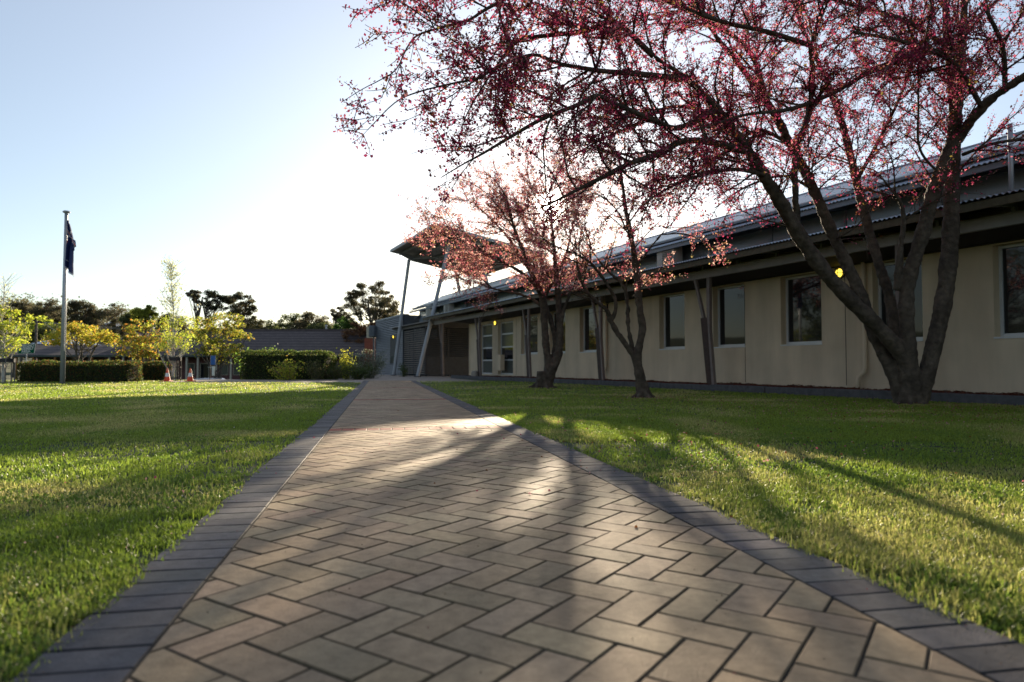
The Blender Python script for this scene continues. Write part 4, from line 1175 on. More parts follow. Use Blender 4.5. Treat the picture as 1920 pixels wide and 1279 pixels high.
# ------------------------------------------------------------------ clumped trees, hedges and shrubs
def leaf_tree(name, base, H, rx, rz, zc, nclump, per, lsize, pal, seed, label, group=None, trunk_r=.15, mat="leaf", bark="dbark", flat=.0, clump_r=.22, stems=1, shape="ball", lean=0.0, limb=None, cat="tree", parts=True):
    """trunk and limbs up into leaf clumps spread through a crown; H total height"""
    rng = np.random.default_rng(seed); base = np.array(base, float)
    t = thing(name, tuple(base), label, cat, group)
    cc = []
    while len(cc) < nclump:
        p = rng.uniform(-1, 1, 3)
        if shape == "ball":
            rr = np.linalg.norm(p)
            if rr > 1 or rr < .35: continue
        elif shape == "umbrella":
            if np.hypot(p[0], p[1]) > 1: continue
            p[2] = (1 - (p[0] ** 2 + p[1] ** 2) * .8) * rng.uniform(.35, 1) * 1.2 - .45 + rng.normal(0, .08)
        elif shape == "cone":
            if np.hypot(p[0], p[1]) > (1 - p[2]) * .5 + .06: continue
        elif shape == "gum":
            rr = np.linalg.norm(p)
            if rr > 1 or rr < .5 or p[2] < -.55: continue
        cc.append(p)
    cc = np.array(cc)
    cen = base + np.array([lean, 0, 0]) + np.stack([cc[:, 0] * rx, cc[:, 1] * rx, zc + cc[:, 2] * rz], 1)
    lv = Leaves(); pal = np.array(pal)
    for c in cen:
        m_ = rng.poisson(per)
        r_ = clump_r * rx * rng.uniform(.6, 1.35)
        q = rng.normal(size=(m_, 3)); q *= (rng.random((m_, 1)) ** .5) * r_ / (np.linalg.norm(q, axis=1, keepdims=True) + 1e-9)
        q[:, 2] *= .62
        k_ = pal[rng.choice(len(pal), m_)] * rng.uniform(.75, 1.25) * rng.uniform(.8, 1.2, (m_, 1))
        lv.add(c + q, lsize, k_)
    m = MB(); top = base + np.array([lean, 0, zc + rz * .3])
    for s_ in range(stems):
        off = rng.normal(0, .06 * rx, 3) * (stems > 1); off[2] = 0
        p = wander(base + off * .3 - np.array([0, 0, .05]), (top - base + off * 4) / np.linalg.norm(top - base + off * 4), np.linalg.norm(top - base), rng, .3 if H > 4 else .15, .05, 0, trunk_r, trunk_r * .35)
        m.tube(p[:, :3], p[:, 3], 8)
        stem = p
        for c in cen[rng.choice(len(cen), min(len(cen), limb or 26), replace=False)]:
            if stems > 1 and rng.random() > 1.0 / stems: continue
            f_ = np.clip((c[2] - base[2]) / max(.1, top[2] - base[2]) - rng.uniform(.12, .4), .15, .98)
            i = int(f_ * (len(stem) - 1)); a0 = stem[i, :3]
            mid = (a0 + c) / 2 + np.array([0, 0, -.06 * np.linalg.norm(c - a0)]) + rng.normal(0, .05 * rx, 3)
            l_ = smooth_path([(*a0, stem[i, 3] * .6), (*mid, stem[i, 3] * .36), (*c, .012 * rx)], max(.15, rx * .12))
            m.tube(l_[:, :3], l_[:, 3], 5)
    m.build("trunk", MAT[bark], t, smooth=True)
    lv.build("crown", MAT[mat], t, rng, .7, flat)
    return t
YEL = [(.38, .33, .035), (.46, .40, .06), (.28, .29, .035), (.40, .24, .04), (.22, .24, .03)]
YGR = [(.24, .26, .03), (.30, .31, .04), (.16, .19, .03), (.36, .24, .04), (.12, .13, .03)]
GRN = [(.26, .32, .03), (.34, .38, .05), (.18, .24, .03), (.42, .42, .08)]
def base_at(x, Y): 
    p = at(x, 690, Y); return (p[0], Y, float(ground_z(p[0], Y)))
def hgt(y, Y, b): return at(960, y, Y)[2] - b[2]
# yellow and green street trees behind the hedge
b = base_at(150, 47); leaf_tree("street_tree", b, 4, 2.15, 1.25, hgt(632, 47, b), 46, 75, .16, YEL, 31, "golden yellow spreading tree behind the flagpole and the long low hedge", "yellow leaved trees before the brick building", .11, flat=.5, stems=3, shape="umbrella", clump_r=.24)
b = base_at(272, 46); leaf_tree("street_tree", b, 4, 1.95, 1.35, hgt(638, 46, b), 44, 75, .16, YGR + [(.42, .20, .04)], 32, "green tree with an orange tinged side, left of the white stemmed birch", "yellow leaved trees before the brick building", .10, flat=.4, stems=2, clump_r=.25)
b = base_at(412, 44); leaf_tree("street_tree", b, 4.5, 1.95, 1.65, hgt(632, 44, b), 60, 75, .15, YGR, 33, "rounded olive and yellow tree behind the parked car, right of the birch", "yellow leaved trees before the brick building", .12, flat=.4, stems=2, clump_r=.24)
b = base_at(84, 104); leaf_tree("street_tree", b, 4.5, 2.2, 2.0, hgt(617, 104, b), 24, 70, .34, GRN, 34, "pale green bushy tree beside the power pole behind the roof", "yellow leaved trees before the brick building", .12, clump_r=.3)
b = base_at(10, 88); leaf_tree("street_tree", b, 3.5, 2.6, 1.6, hgt(634, 88, b), 24, 70, .3, GRN, 36, "low light green tree at the far left edge, under the roof line", "yellow leaved trees before the brick building", .12, clump_r=.3)
# birches in guards
Yt = 30.0; b = (at(324, 690, Yt)[0], Yt, 0)
leaf_tree("birch_tree", b, 5.1, 1.15, .95, hgt(625, Yt, b), 46, 34, .085, GRN, 41, "tall thin white stemmed birch in a black guard between two cones", "young birches in tree guards", .06, bark="wbark", stems=1, clump_r=.26, limb=30)
lvx = Leaves(); rng = np.random.default_rng(43); mm = MB()
bt = [o for o in bpy.data.objects if o.name.startswith("birch_tree") and o.type == 'EMPTY'][0]
st = wander((b[0], b[1], 2.0), (0, 0, 1), 3.0, rng, .15, .05, 0, .04, .008); mm.tube(st[:, :3], st[:, 3], 6)
for q in range(90):
    i = rng.integers(2, len(st)); d = side_dir(np.array([0, 0, 1.0]), rng, 30, 65, .1)
    p = wander(st[i, :3], d, rng.uniform(.6, 1.55) * (1.15 - i / len(st) * .75), rng, .12, .15, 0, .012, .004); mm.tube(p[:, :3], p[:, 3], 3)
    m_ = 12; ci = rng.integers(1, len(p), m_); lvx.add(p[ci, :3] + rng.normal(0, .07, (m_, 3)), .075, np.array([(.40, .43, .22), (.30, .34, .13), (.48, .48, .32)])[rng.integers(0, 3, m_)])
mm.build("branches", MAT["wbark"], bt); lvx.build("upper_leaves", MAT["leaf"], bt, rng)
Yt2 = 26.5; b2_ = (at(6, 690, Yt2)[0], Yt2, 0)
leaf_tree("birch_tree", b2_, 4.0, 1.05, .95, hgt(618, Yt2, b2_), 40, 45, .095, GRN[:3] + [(.45, .42, .06)], 42, "leafy young white stemmed birch held by stakes at the left edge", "young birches in tree guards", .06, bark="wbark", clump_r=.27, limb=30)
bt2 = [o for o in bpy.data.objects if o.name.startswith("birch_tree") and o.type == 'EMPTY'][-1]
lvx = Leaves(); mm = MB()
st = wander((b2_[0] - .1, b2_[1], 2.4), (0, 0, 1), 1.5, rng, .15, .05, 0, .03, .006); mm.tube(st[:, :3], st[:, 3], 6)
for q in range(34):
    i = rng.integers(1, len(st)); d = side_dir(np.array([0, 0, 1.0]), rng, 25, 60, .1)
    p = wander(st[i, :3], d, rng.uniform(.3, .8), rng, .12, .15, 0, .01, .004); mm.tube(p[:, :3], p[:, 3], 3)
    ci = rng.integers(1, len(p), 8); lvx.add(p[ci, :3] + rng.normal(0, .07, (8, 3)), .05, np.array([(.40, .42, .16), (.30, .33, .08), (.5, .48, .25)])[rng.integers(0, 3, 8)])
mm.build("branches", MAT["wbark"], bt2); lvx.build("upper_leaves", MAT["leaf"], bt2, rng)
def tree_guard(cx, cy, r, h, n, label, ties=True):
    t = thing("tree_guard", (cx, cy, 0), label, "tree guard", "tree guards round the birches")
    for k_ in range(n):
        an = 2 * math.pi * k_ / n + .3; m = MB()
        m.tube([(cx + r * math.cos(an), cy + r * math.sin(an), -.03), (cx + r * math.cos(an), cy + r * math.sin(an), h)], .022, 6); m.build("stake", MAT["black"] if ties else MAT["lattice"], t)
    m = MB()
    for z in ((h - .18, h - .02), (h * .55, h * .55 + .03), (.1, .14)) if ties else ((h - .16, h - .02),):
        ring = [(cx + r * 1.04 * math.cos(q * math.pi / 12), cy + r * 1.04 * math.sin(q * math.pi / 12)) for q in range(24)]
        v = [(x, y, zz) for zz in z for x, y in ring]
        m.add(v, [(q, (q + 1) % 24, 24 + (q + 1) % 24, 24 + q) for q in range(24)])
    m.build("band", MAT["black"], t)
    return t
tree_guard(b[0] + .03, Yt, .30, 1.05, 6, "round black wire tree guard about the white birch stem between the cones")
tree_guard(b2_[0] + .1, Yt2, .30, .95, 5, "tree stakes with a black band at the left edge of the lawn", False)

def hedge(name, x0, x1, y0, y1, z0, h, n, lsize, pal, seed, label, rot=0.0, round_=.12, mat="leaf", cat="hedge", group=None, bumps=.06):
    """clipped hedge: dark twiggy core under a shell of leaves"""
    rng = np.random.default_rng(seed); cx, cy = (x0 + x1) / 2, (y0 + y1) / 2; hx, hy = (x1 - x0) / 2, (y1 - y0) / 2
    t = thing(name, (cx, cy, z0), label, cat, group); c, s_ = math.cos(rot), math.sin(rot)
    def W_(p):
        p = np.asarray(p, float); return np.stack([cx + p[..., 0] * c - p[..., 1] * s_, cy + p[..., 0] * s_ + p[..., 1] * c, z0 + p[..., 2]], -1)
    m = MB(); d = round_
    m.hexa(W_([(-hx + d, -hy + d, 0), (hx - d, -hy + d, 0), (hx - d, hy - d, 0), (-hx + d, hy - d, 0), (-hx + d * 1.2, -hy + d * 1.2, h - d), (hx - d * 1.2, -hy + d * 1.2, h - d), (hx - d * 1.2, hy - d * 1.2, h - d), (-hx + d * 1.2, hy - d * 1.2, h - d)]))
    m.build("core", MAT["hedgecore"], t)
    A = [2 * hx * h, 2 * hx * h, 2 * hy * h, 2 * hy * h, 4 * hx * hy]; f = rng.choice(5, n, p=np.array(A) / sum(A))
    u, v = rng.uniform(-1, 1, n), rng.uniform(-1, 1, n); zz = rng.uniform(0, 1, n) * h
    x = np.where(f < 2, u * hx, np.where(f == 2, -hx, np.where(f == 3, hx, u * hx)))
    y = np.where(f == 0, -hy, np.where(f == 1, hy, v * hy)); z = np.where(f == 4, h, zz)
    # pull edges in so that corners are rounded, and lump the surface
    ex = np.clip((np.abs(x) - hx + d * 1.4) / (d * 1.4), 0, 1); ez = np.clip((z - h + d * 1.4) / (d * 1.4), 0, 1); ey = np.clip((np.abs(y) - hy + d * 1.4) / (d * 1.4), 0, 1)
    x -= np.sign(x) * d * .6 * ex * ex * np.maximum(ez, ey); y -= np.sign(y) * d * .6 * ey * ey * np.maximum(ez, ex); z -= d * .6 * ez * ez * np.maximum(ex, ey)
    lump = (vnoise(x + y * .7, z + y * .4, .28, seed) - .5) * bumps * 2
    p = np.stack([x, y, z], 1); nr = np.stack([np.sign(x) * (ex > .5), np.sign(y) * (ey > .5), 1.0 * (ez > .5)], 1)
    p += nr * lump[:, None] + rng.normal(0, .03, p.shape)
    p[:, 2] = np.maximum(p[:, 2], .01)
    lv = Leaves(); pal = np.array(pal)
    lv.add(W_(p), lsize, pal[rng.choice(len(pal), n)] * rng.uniform(.6, 1.3, (n, 1))); lv.build("foliage", MAT[mat], t, rng, .7)
    return t
HG = [(.05, .085, .02), (.075, .11, .025), (.035, .06, .016), (.13, .13, .03)]
x0, x1 = at(28, 690, 28)[0], at(243, 690, 28)[0]
hedge("hedge", x0, x1, 28.0, 29.0, 0, .80, 11000, .06, HG + [(.16, .07, .03)], 51, "long low clipped hedge behind the flagpole along the back of the left lawn", cat="hedge")
x0, x1 = at(254, 690, 31)[0], at(311, 690, 31)[0]
hedge("hedge", x0, x1, 31.0, 31.9, 0, .80, 5000, .06, HG + [(.20, .09, .03)], 52, "short reddish green hedge just left of the birch in the black guard")
x0, x1 = at(447, 690, 32.5)[0], at(612, 690, 32.5)[0]
hedge("hedge", x0, x1, 32.6, 34.4, 0, 1.34, 16000, .065, HG, 53, "tall square clipped dark green hedge at the corner of the plaza", round_=.18)
def shrub(name, x, Y, rx, h, n, lsize, pal, seed, label, z0=0, mat="leaf", stems=9, spiky=0.0, cat="shrub", group=None):
    rng = np.random.default_rng(seed); bx = at(x, 690, Y)[0]; t = thing(name, (bx, Y, z0), label, cat, group)
    m, lv, pal = MB(), Leaves(), np.array(pal)
    for q in range(stems):
        an = rng.uniform(0, 2 * math.pi); rr = rng.uniform(.1, 1) * rx
        tip = np.array([bx + rr * math.cos(an), Y + rr * math.sin(an) * .8, z0 + h * rng.uniform(.6, 1.0) * (1 - .35 * (rr / rx) ** 2)])
        d = tip - np.array([bx, Y, z0]); l_ = np.linalg.norm(d)
        p = wander((bx + rng.normal(0, .1 * rx), Y + rng.normal(0, .1 * rx), z0 - .02), d / l_, l_, rng, .12, .12, 0, .018, .006); m.tube(p[:, :3], p[:, 3], 4)
        k_ = n // stems; ci = rng.integers(max(1, int(len(p) * .2)), len(p), k_)
        lv.add(p[ci, :3] + rng.normal(0, .09 + .07 * rx, (k_, 3)) * np.array([1, 1, .7]), lsize, pal[rng.choice(len(pal), k_)] * rng.uniform(.7, 1.3, (k_, 1)))
    m.build("stems", MAT["dbark"], t); lv.build("foliage", MAT[mat], t, rng, .6)
    return t
shrub("shrub", 540, 31.2, .95, .98, 1250, .085, [(.34, .38, .04), (.42, .44, .07), (.20, .25, .04), (.38, .26, .06)], 61, "yellow green loose shrub in front of the square dark hedge", stems=16)
shrub("shrub", 592, 32.2, .5, .9, 1200, .07, [(.10, .13, .05), (.16, .16, .06), (.2, .17, .09)], 65, "thin brownish shrub at the right end of the square dark hedge", stems=12)
shrub("shrub", 490, 36.5, 1.5, 1.75, 2600, .10, [(.10, .18, .03), (.16, .24, .04), (.08, .13, .03)], 62, "bright green shrub rising behind the square dark hedge", stems=16)
shrub("shrub", 652, 33.0, .42, 1.8, 650, .085, [(.42, .42, .04), (.34, .34, .04), (.22, .24, .04)], 63, "narrow upright yellow shrub between the hedge and the corrugated wall", stems=8)
GW = [(.20, .22, .17), (.30, .30, .25), (.09, .12, .07), (.06, .08, .04), (.12, .14, .09)]
shrub("shrub", 690, 35.5, 1.2, 1.6, 4200, .075, GW, 64, "silvery grey shrub against the corner of the corrugated wall", stems=24)
shrub("shrub", 640, 36.0, .95, 1.15, 2600, .075, GW[2:] + [(.16, .18, .12)], 66, "low grey green shrub behind the yellow shrub", stems=18)
shrub("shrub", 668, 32.8, .85, .75, 2200, .07, [(.05, .08, .025), (.08, .11, .03), (.10, .13, .05)], 67, "low dark green shrub at the foot of the silvery shrub", stems=16)
shrub("shrub", 628, 32.6, .6, .62, 1500, .07, [(.05, .08, .025), (.08, .10, .03), (.12, .09, .04)], 68, "low dark shrub at the right end of the hedge beside the plaza", stems=14)
shrub("shrub", 757, 41.5, .3, .9, 500, .07, [(.05, .08, .025), (.07, .10, .03)], 69, "little dark plant at the foot of the slatted screen", stems=7)
# ------------------------------------------------------------------ brick building, houses and hill beyond the lawn
YB = 74.0
def gx_(x, Y): return float(at(x, 690, Y)[0])
bb = thing("brick_building", (gx_(340, YB), YB, -1.26), "long low purple brick building with dark tiled roof and pale posts beyond the left lawn", "building")
zb = -1.26
ze = at(960, 667, YB - 2)[2]; zl = at(960, 647, YB + 4)[2]; zr = at(960, 619, YB + 7)[2]
xa, xb_, xc = gx_(-80, YB), gx_(197, YB), gx_(697, YB)
w = MB(); w.box(xb_, xc, YB, YB + 10, zb, ze + .1); w.build("wall", MAT["brickw"], bb)
w = MB(); w.box(gx_(70, YB + 3), xb_ - .02, YB + 3, YB + 3.2, zb, ze + .1); w.build("recessed_wall", MAT["mauve"], bb)
r = MB()
r.slab((xa, YB - 2, ze + .05), (xa, YB + 4, zl), (xb_, YB + 4, zl), (xb_, YB - 2, ze + .05), .12)
r.slab((xa, YB + 4.002, zl), (xa, YB + 10, ze), (xb_, YB + 10, ze), (xb_, YB + 4.002, zl), .12)
r.slab((xb_ + .004, YB - 2, ze + .05), (xb_ + 3.0, YB + 7, zr), (xc - .4, YB + 7, zr), (xc + .6, YB - 2, ze + .05), .14)
r.slab((xb_ + 3.0, YB + 7.002, zr), (xb_ + .004, YB + 15, ze), (xc + .6, YB + 15, ze), (xc - .4, YB + 7.002, zr), .14)
ro = r.build("roof", MAT["tiles"], bb)
r = MB(); r.bar((xb_ + 3, YB + 7, zr + .05), (xc - .4, YB + 7, zr + .05), .3, .16); r.build("ridge", MAT["tiles"], ro)
r = MB(); r.lathe((gx_(611, YB + 7), YB + 7, zr), [(.12, 0), (.12, .45), (.2, .5), (.05, .62)], 8); r.build("roof_vent", MAT["silver"], ro)
gq = MB(); gq.box(xa, xc + .6, YB - 2.12, YB - 2.0, ze - .13, ze + .04); gq.build("gutter", MAT["greengutter"], bb)
sf = MB(); sf.box(xa, xb_, YB - 1.98, YB + 2.9, ze - .12, ze - .08); sf.build("verandah_lining", MAT["orangewood"], bb)
for x in (8, 30, 62, 103, 140, 172, 205, 231, 248, 268, 287, 306, 330, 350, 371, 405, 433, 470, 510, 560, 610, 660):
    p = MB(); X = gx_(x, YB - 1.9); p.box(X - .09, X + .09, YB - 1.98, YB - 1.80, zb, ze - .132); p.build("post", MAT["creampost"] if x > 200 else MAT["orangewood"], bb)
for k_, x in enumerate((214, 240, 259, 297, 318, 357, 384, 420, 446, 488, 536)):
    X = gx_(x, YB); hw = .42; z0 = zb if k_ in (2, 6) else zb + .9
    fr = MB(); fr.box(X - hw - .07, X + hw + .07, YB - .05, YB - .003, z0, zb + 2.2); fo = fr.build("door" if k_ in (2, 6) else "window", MAT["creampost"], bb)
    gl = MB(); gl.box(X - hw, X + hw, YB - .06, YB - .052, z0 + .06, zb + 2.13); gl.build("pane", MAT["blind"] if k_ % 3 else MAT["glass"], fo)
for x in (118, 160, 190):
    X = gx_(x, YB + 3); fr = MB(); fr.box(X - .5, X + .5, YB + 2.95, YB + 2.997, zb + .9, zb + 2.2); fo = fr.build("window", MAT["white"], bb)
    gl = MB(); gl.box(X - .42, X + .42, YB + 2.94, YB + 2.948, zb + .98, zb + 2.12); gl.build("pane", MAT["glass"], fo)
# red brick end with a pale box by the wing
cz = at(960, 612, 60)[2]
rb = thing("brick_block", (gx_(694, 60), 60, 0), "red brick end wall with a pale upper box, beside the corrugated wing", "building")
m = MB(); m.box(gx_(683, 60), gx_(712, 60), 60, 64, -1, at(960, 634, 60)[2]); m.build("wall", MAT["redbrick"], rb)
m = MB(); m.box(gx_(687, 60), gx_(699, 60), 59.9, 62, at(960, 634, 60)[2] + .003, cz); m.build("pale_box", MAT["creampost"], rb)
tk = B(54.6, 12.9, 0); m = MB()
m.lathe((tk[0], tk[1], 2.95), [(.30, 0), (.42, .06), (.42, .85), (.36, .93)], 14)
tko = m.build("header_tank", MAT["bluewall"], smooth=False); tag(tko, "small dark grey rainwater box at the outer corner of the corrugated wing", "rain head")
m = MB(); m.tube([(tk[0], tk[1], -.02), (tk[0], tk[1], 2.949)], .07, 10); m.build("downpipe", MAT["bluewall"], tko); ORG[tko.name] = Vector((0, 0, 0))

def house(name, x0, x1, Y, ye, yr, label, wall, roof, depth=8, hip=True):
    X0, X1 = gx_(x0, Y), gx_(x1, Y); zg = float(ground_z((X0 + X1) / 2, Y)); z1 = at(960, ye, Y)[2]; z2 = at(960, yr, Y + depth / 2)[2]
    t = thing(name, ((X0 + X1) / 2, Y, zg), label, "house", "houses on the hill")
    m = MB(); m.box(X0 + .4, X1 - .4, Y + .4, Y + depth - .4, min(zg, z1 - 2.4), z1); m.build("wall", MAT[wall], t)
    m = MB(); k_ = (X1 - X0) * (.42 if hip else .0)
    a, b_, c, d = (X0, Y, z1), (X1, Y, z1), (X1, Y + depth, z1), (X0, Y + depth, z1); e, f_ = (X0 + k_, Y + depth / 2, z2), (X1 - k_, Y + depth / 2, z2)
    m.add([a, b_, c, d, e, f_], [(0, 1, 5, 4), (1, 2, 5), (2, 3, 4, 5), (3, 0, 4), (3, 2, 1, 0)]); rr = m.build("roof", MAT[roof], t)
    m = MB(); xm = X0 + (X1 - X0) * .6; m.box(xm - .3, xm + .3, Y + depth / 2 - .3, Y + depth / 2 + .3, z2 - .8, z2 + .55); m.build("chimney", MAT["creampost"], rr)
    for s_ in (.25, .68):
        xm = X0 + (X1 - X0) * s_; m = MB(); m.box(xm - .6, xm + .6, Y + .36, Y + .397, z1 - 1.7, z1 - .5); m.build("window", MAT["glass"], t)
house("house", 52, 128, 92, 645, 631, "house with a blue grey hipped metal roof above the long roof, left of the flagpole", "mauve", "zinc")
house("house", 173, 201, 130, 613, 603, "pale roofed far house just right of the golden tree top", "creampost", "zinc")
house("house", 198, 247, 136, 616, 607, "far house with a rust red roof among the trees left of the birch", "mauve", "redroof", hip=False)
house("house", 556, 585, 128, 624, 612, "small pale house showing behind the dark tiled ridge, left of the big gum", "creampost", "zinc", hip=False)
house("house", 598, 625, 120, 622, 614, "small pale roofed house right of the roof vent behind the tiled ridge", "creampost", "zinc")

# power pole and wires
ux_, uy_ = gx_(66, 85), 85.0; zu = at(960, 600, 85)[2]
up_ = thing("power_pole", (ux_, uy_, -1.26), "grey power pole with a crossarm behind the left roofs", "power pole")
m = MB(); m.tube([(ux_, uy_, -1.3), (ux_, uy_, zu)], [.17, .12], 8); m.build("pole", MAT["dbark"], up_)
m = MB(); m.bar((ux_ - 1.1, uy_, zu - .35), (ux_ + 1.1, uy_, zu - .35), .12, .14); m.build("crossarm", MAT["dbark"], up_)
m = MB()
for (s_, ex, ez, ey) in ((-1, -50, .2, 78), (-.4, -50, -1.0, 74), (.4, 38, .4, 140), (1, 42, .9, 140), (1, 16, -1.6, 70)):
    p0 = np.array([ux_ + s_, uy_, zu - .28]); p1 = np.array([ux_ + ex, ey, zu + ez]); q = np.linspace(0, 1, 14)[:, None]
    pts = p0 + (p1 - p0) * q; pts[:, 2] -= 1.1 * (4 * q * (1 - q))[:, 0]
    m.tube(pts, .022, 4)
m.build("wires", MAT["wire"], up_)

# emergency sign, blue sign, cones, car
Ys = 33.0; p0 = at(50, 654, Ys); p1 = at(46, 694, Ys)
es = thing("sign", (p0[0], Ys, 0), "green assembly area sign with white lettering on a thin leaning post", "sign")
wx, wz = 15.5 / FPX * Ys, 9.2 / FPX * Ys; rot = R(3)
def sp3(u, v, d=0): return (p0[0] + u * math.cos(rot) + v * .12, Ys + d, p0[2] + v + u * math.sin(rot))
m = MB(); m.hexa([sp3(-wx, -wz), sp3(wx, -wz), sp3(wx, -wz, .02), sp3(-wx, -wz, .02), sp3(-wx, wz), sp3(wx, wz), sp3(wx, wz, .02), sp3(-wx, wz, .02)]); pl = m.build("panel", MAT["white"], es)
m = MB(); k_ = .94; m.hexa([sp3(-wx * .965, -wz * k_, -.006), sp3(wx * .965, -wz * k_, -.006), sp3(wx * .965, -wz * k_, -.001), sp3(-wx * .965, -wz * k_, -.001), sp3(-wx * .965, wz * k_, -.006), sp3(wx * .965, wz * k_, -.006), sp3(wx * .965, wz * k_, -.001), sp3(-wx * .965, wz * k_, -.001)]); m.build("green_face", MAT["signgreen"], pl)
for k_, word in enumerate(("EMERGENCY", "ASSEMBLY", "AREA")):
    cu = bpy.data.curves.new("lettering", 'FONT'); cu.body = word; cu.size = .175; cu.align_x = 'CENTER'; cu.align_y = 'CENTER'; cu.extrude = .002; cu.offset = .004
    to = bpy.data.objects.new("lettering", cu); COL.objects.link(to)
    me = bpy.data.meshes.new_from_object(to.evaluated_get(bpy.context.evaluated_depsgraph_get())); bpy.data.objects.remove(to)
    lo = bpy.data.objects.new("lettering", me); COL.objects.link(lo); me.materials.clear(); me.materials.append(MAT["white"])
    wd_ = max(v.co.x for v in me.vertices) - min(v.co.x for v in me.vertices); sc_ = min(1.0, wx * 1.75 / wd_)
    lo.parent = es; lo.location = Vector(sp3((.012 - k_ * .012), wz * (.56 - .56 * k_), -.0095)) - Vector(es.location); lo.rotation_euler = (R(90), -rot, 0); lo.scale = (sc_, 1, 1)
m = MB(); m.tube([(p1[0], Ys + .04, -.02), sp3(0, -wz * .9, .04)], .025, 8); m.build("post", MAT["silver"], es)
Yk = 36.0; q0 = at(397, 676, Yk); zk = float(ground_z(q0[0], Yk))
bs = thing("sign", (q0[0], Yk, zk), "small blue sign on a thin dark post by the parked car", "sign")
m = MB(); m.box(q0[0] - .05, q0[0] + .20, Yk - .02, Yk, q0[2] - .22, q0[2] + .25); m.build("panel", MAT["signblue"], bs)
m = MB(); m.tube([(q0[0] - .09, Yk + .02, zk), (q0[0] - .09, Yk + .02, q0[2] + .25)], .022, 6); m.build("post", MAT["black"], bs)
m = MB(); m.box(q0[0] + .02, q0[0] + .16, Yk - .01, Yk + .01, q0[2] - .8, q0[2] - .3); m.bar((q0[0] - .2, Yk + .01, q0[2] - .36), (q0[0] + .1, Yk + .01, q0[2] - .36), .02, .02); m.build("notice", MAT["white"], bs)
def cone(x, Y, label):
    X = gx_(x, Y); t = thing("traffic_cone", (X, Y, 0), label, "traffic cone", "orange traffic cones beside the birch")
    h = .52
    m = MB(); m.box(X - .17, X + .17, Y - .17, Y + .17, .0, .035); m.build("base", MAT["cone"], t, bevel=.01)
    m = MB(); m.lathe((X, Y, .036), [(.125, 0), (.095, .16)], 16); m.lathe((X, Y, .036), [(.062, .32), (.03, h - .04), (.022, h)], 16); m.build("body", MAT["cone"], t)
    m = MB(); m.lathe((X, Y, .036), [(.0955, .1605), (.0625, .3195)], 16); m.build("reflective_band", MAT["white"], t)
cone(314, 28.6, "orange and white traffic cone at the end of the short hedge")
cone(357, 28.6, "orange and white traffic cone nearer the parked car")
# car whose roof shows over the edge of the lawn
Yc_ = 44.0; X0, X1 = gx_(367, Yc_), gx_(410, Yc_); zr_ = at(960, 709, Yc_)[2]; zg = zr_ - 1.45
Xm = (X0 + X1) / 2 + .1
car = thing("parked_car", (Xm, Yc_, zg), "white parked car with only its roof showing over the edge of the lawn", "car")
prof = [(-2.1, .35), (-2.15, .75), (-1.9, .95), (-1.35, 1.02), (-.72, 1.4), (-.2, 1.45), (.7, 1.44), (1.35, 1.1), (2.0, 1.0), (2.15, .7), (2.1, .35)]
m = MB(); v = []
for y_, k_ in ((-.84, 1), (-.70, 1), (.70, 1), (.84, 1)):
    for (px_, pz_) in prof: v.append((Xm + px_, Yc_ + y_ * (1 if pz_ < 1.05 else .84), zg + pz_ - (.06 if abs(y_) > .8 and pz_ > 1.05 else 0)))
n_ = len(prof); fs = [tuple(range(n_)), tuple(range(3 * n_, 4 * n_))[::-1]]
for r_ in range(3):
    for q in range(n_): fs.append((r_ * n_ + q, (r_ + 1) * n_ + q, (r_ + 1) * n_ + (q + 1) % n_, r_ * n_ + (q + 1) % n_))
m.add(v, fs); m.build("body", MAT["carpaint"], car, smooth=False, bevel=.03)
m = MB()
for y_ in (-.725, .725):
    s_ = math.copysign(1, y_)
    m.hexa([(Xm - 1.1, Yc_ + y_ + s_ * .004, zg + 1.03), (Xm + 1.25, Yc_ + y_ + s_ * .004, zg + 1.05), (Xm + 1.25, Yc_ + y_ + s_ * .012, zg + 1.05), (Xm - 1.1, Yc_ + y_ + s_ * .012, zg + 1.03),
            (Xm - .62, Yc_ + y_ - s_ * .012, zg + 1.36), (Xm + .75, Yc_ + y_ - s_ * .012, zg + 1.38), (Xm + .75, Yc_ + y_, zg + 1.38), (Xm - .62, Yc_ + y_, zg + 1.36)])
m.hexa([(Xm - 1.36, Yc_ - .55, zg + 1.03), (Xm - 1.36, Yc_ + .55, zg + 1.03), (Xm - 1.33, Yc_ + .55, zg + 1.03), (Xm - 1.33, Yc_ - .55, zg + 1.03), (Xm - .76, Yc_ - .5, zg + 1.39), (Xm - .76, Yc_ + .5, zg + 1.39), (Xm - .73, Yc_ + .5, zg + 1.39), (Xm - .73, Yc_ - .5, zg + 1.39)])
m.build("windows", MAT["glass"], car)
for sx in (-1.3, 1.3):
    for sy in (-.8, .8):
        m = MB(); an = np.linspace(0, 2 * math.pi, 19)[:-1]
        v = [(Xm + sx + .31 * math.cos(q), Yc_ + sy + d_, zg + .31 + .31 * math.sin(q)) for d_ in (-.1, .1) for q in an]
        m.add(v, [tuple(range(18)), tuple(range(18, 36))[::-1]] + [(q, (q + 1) % 18, 18 + (q + 1) % 18, 18 + q) for q in range(18)]); m.build("wheel", MAT["black"], car)

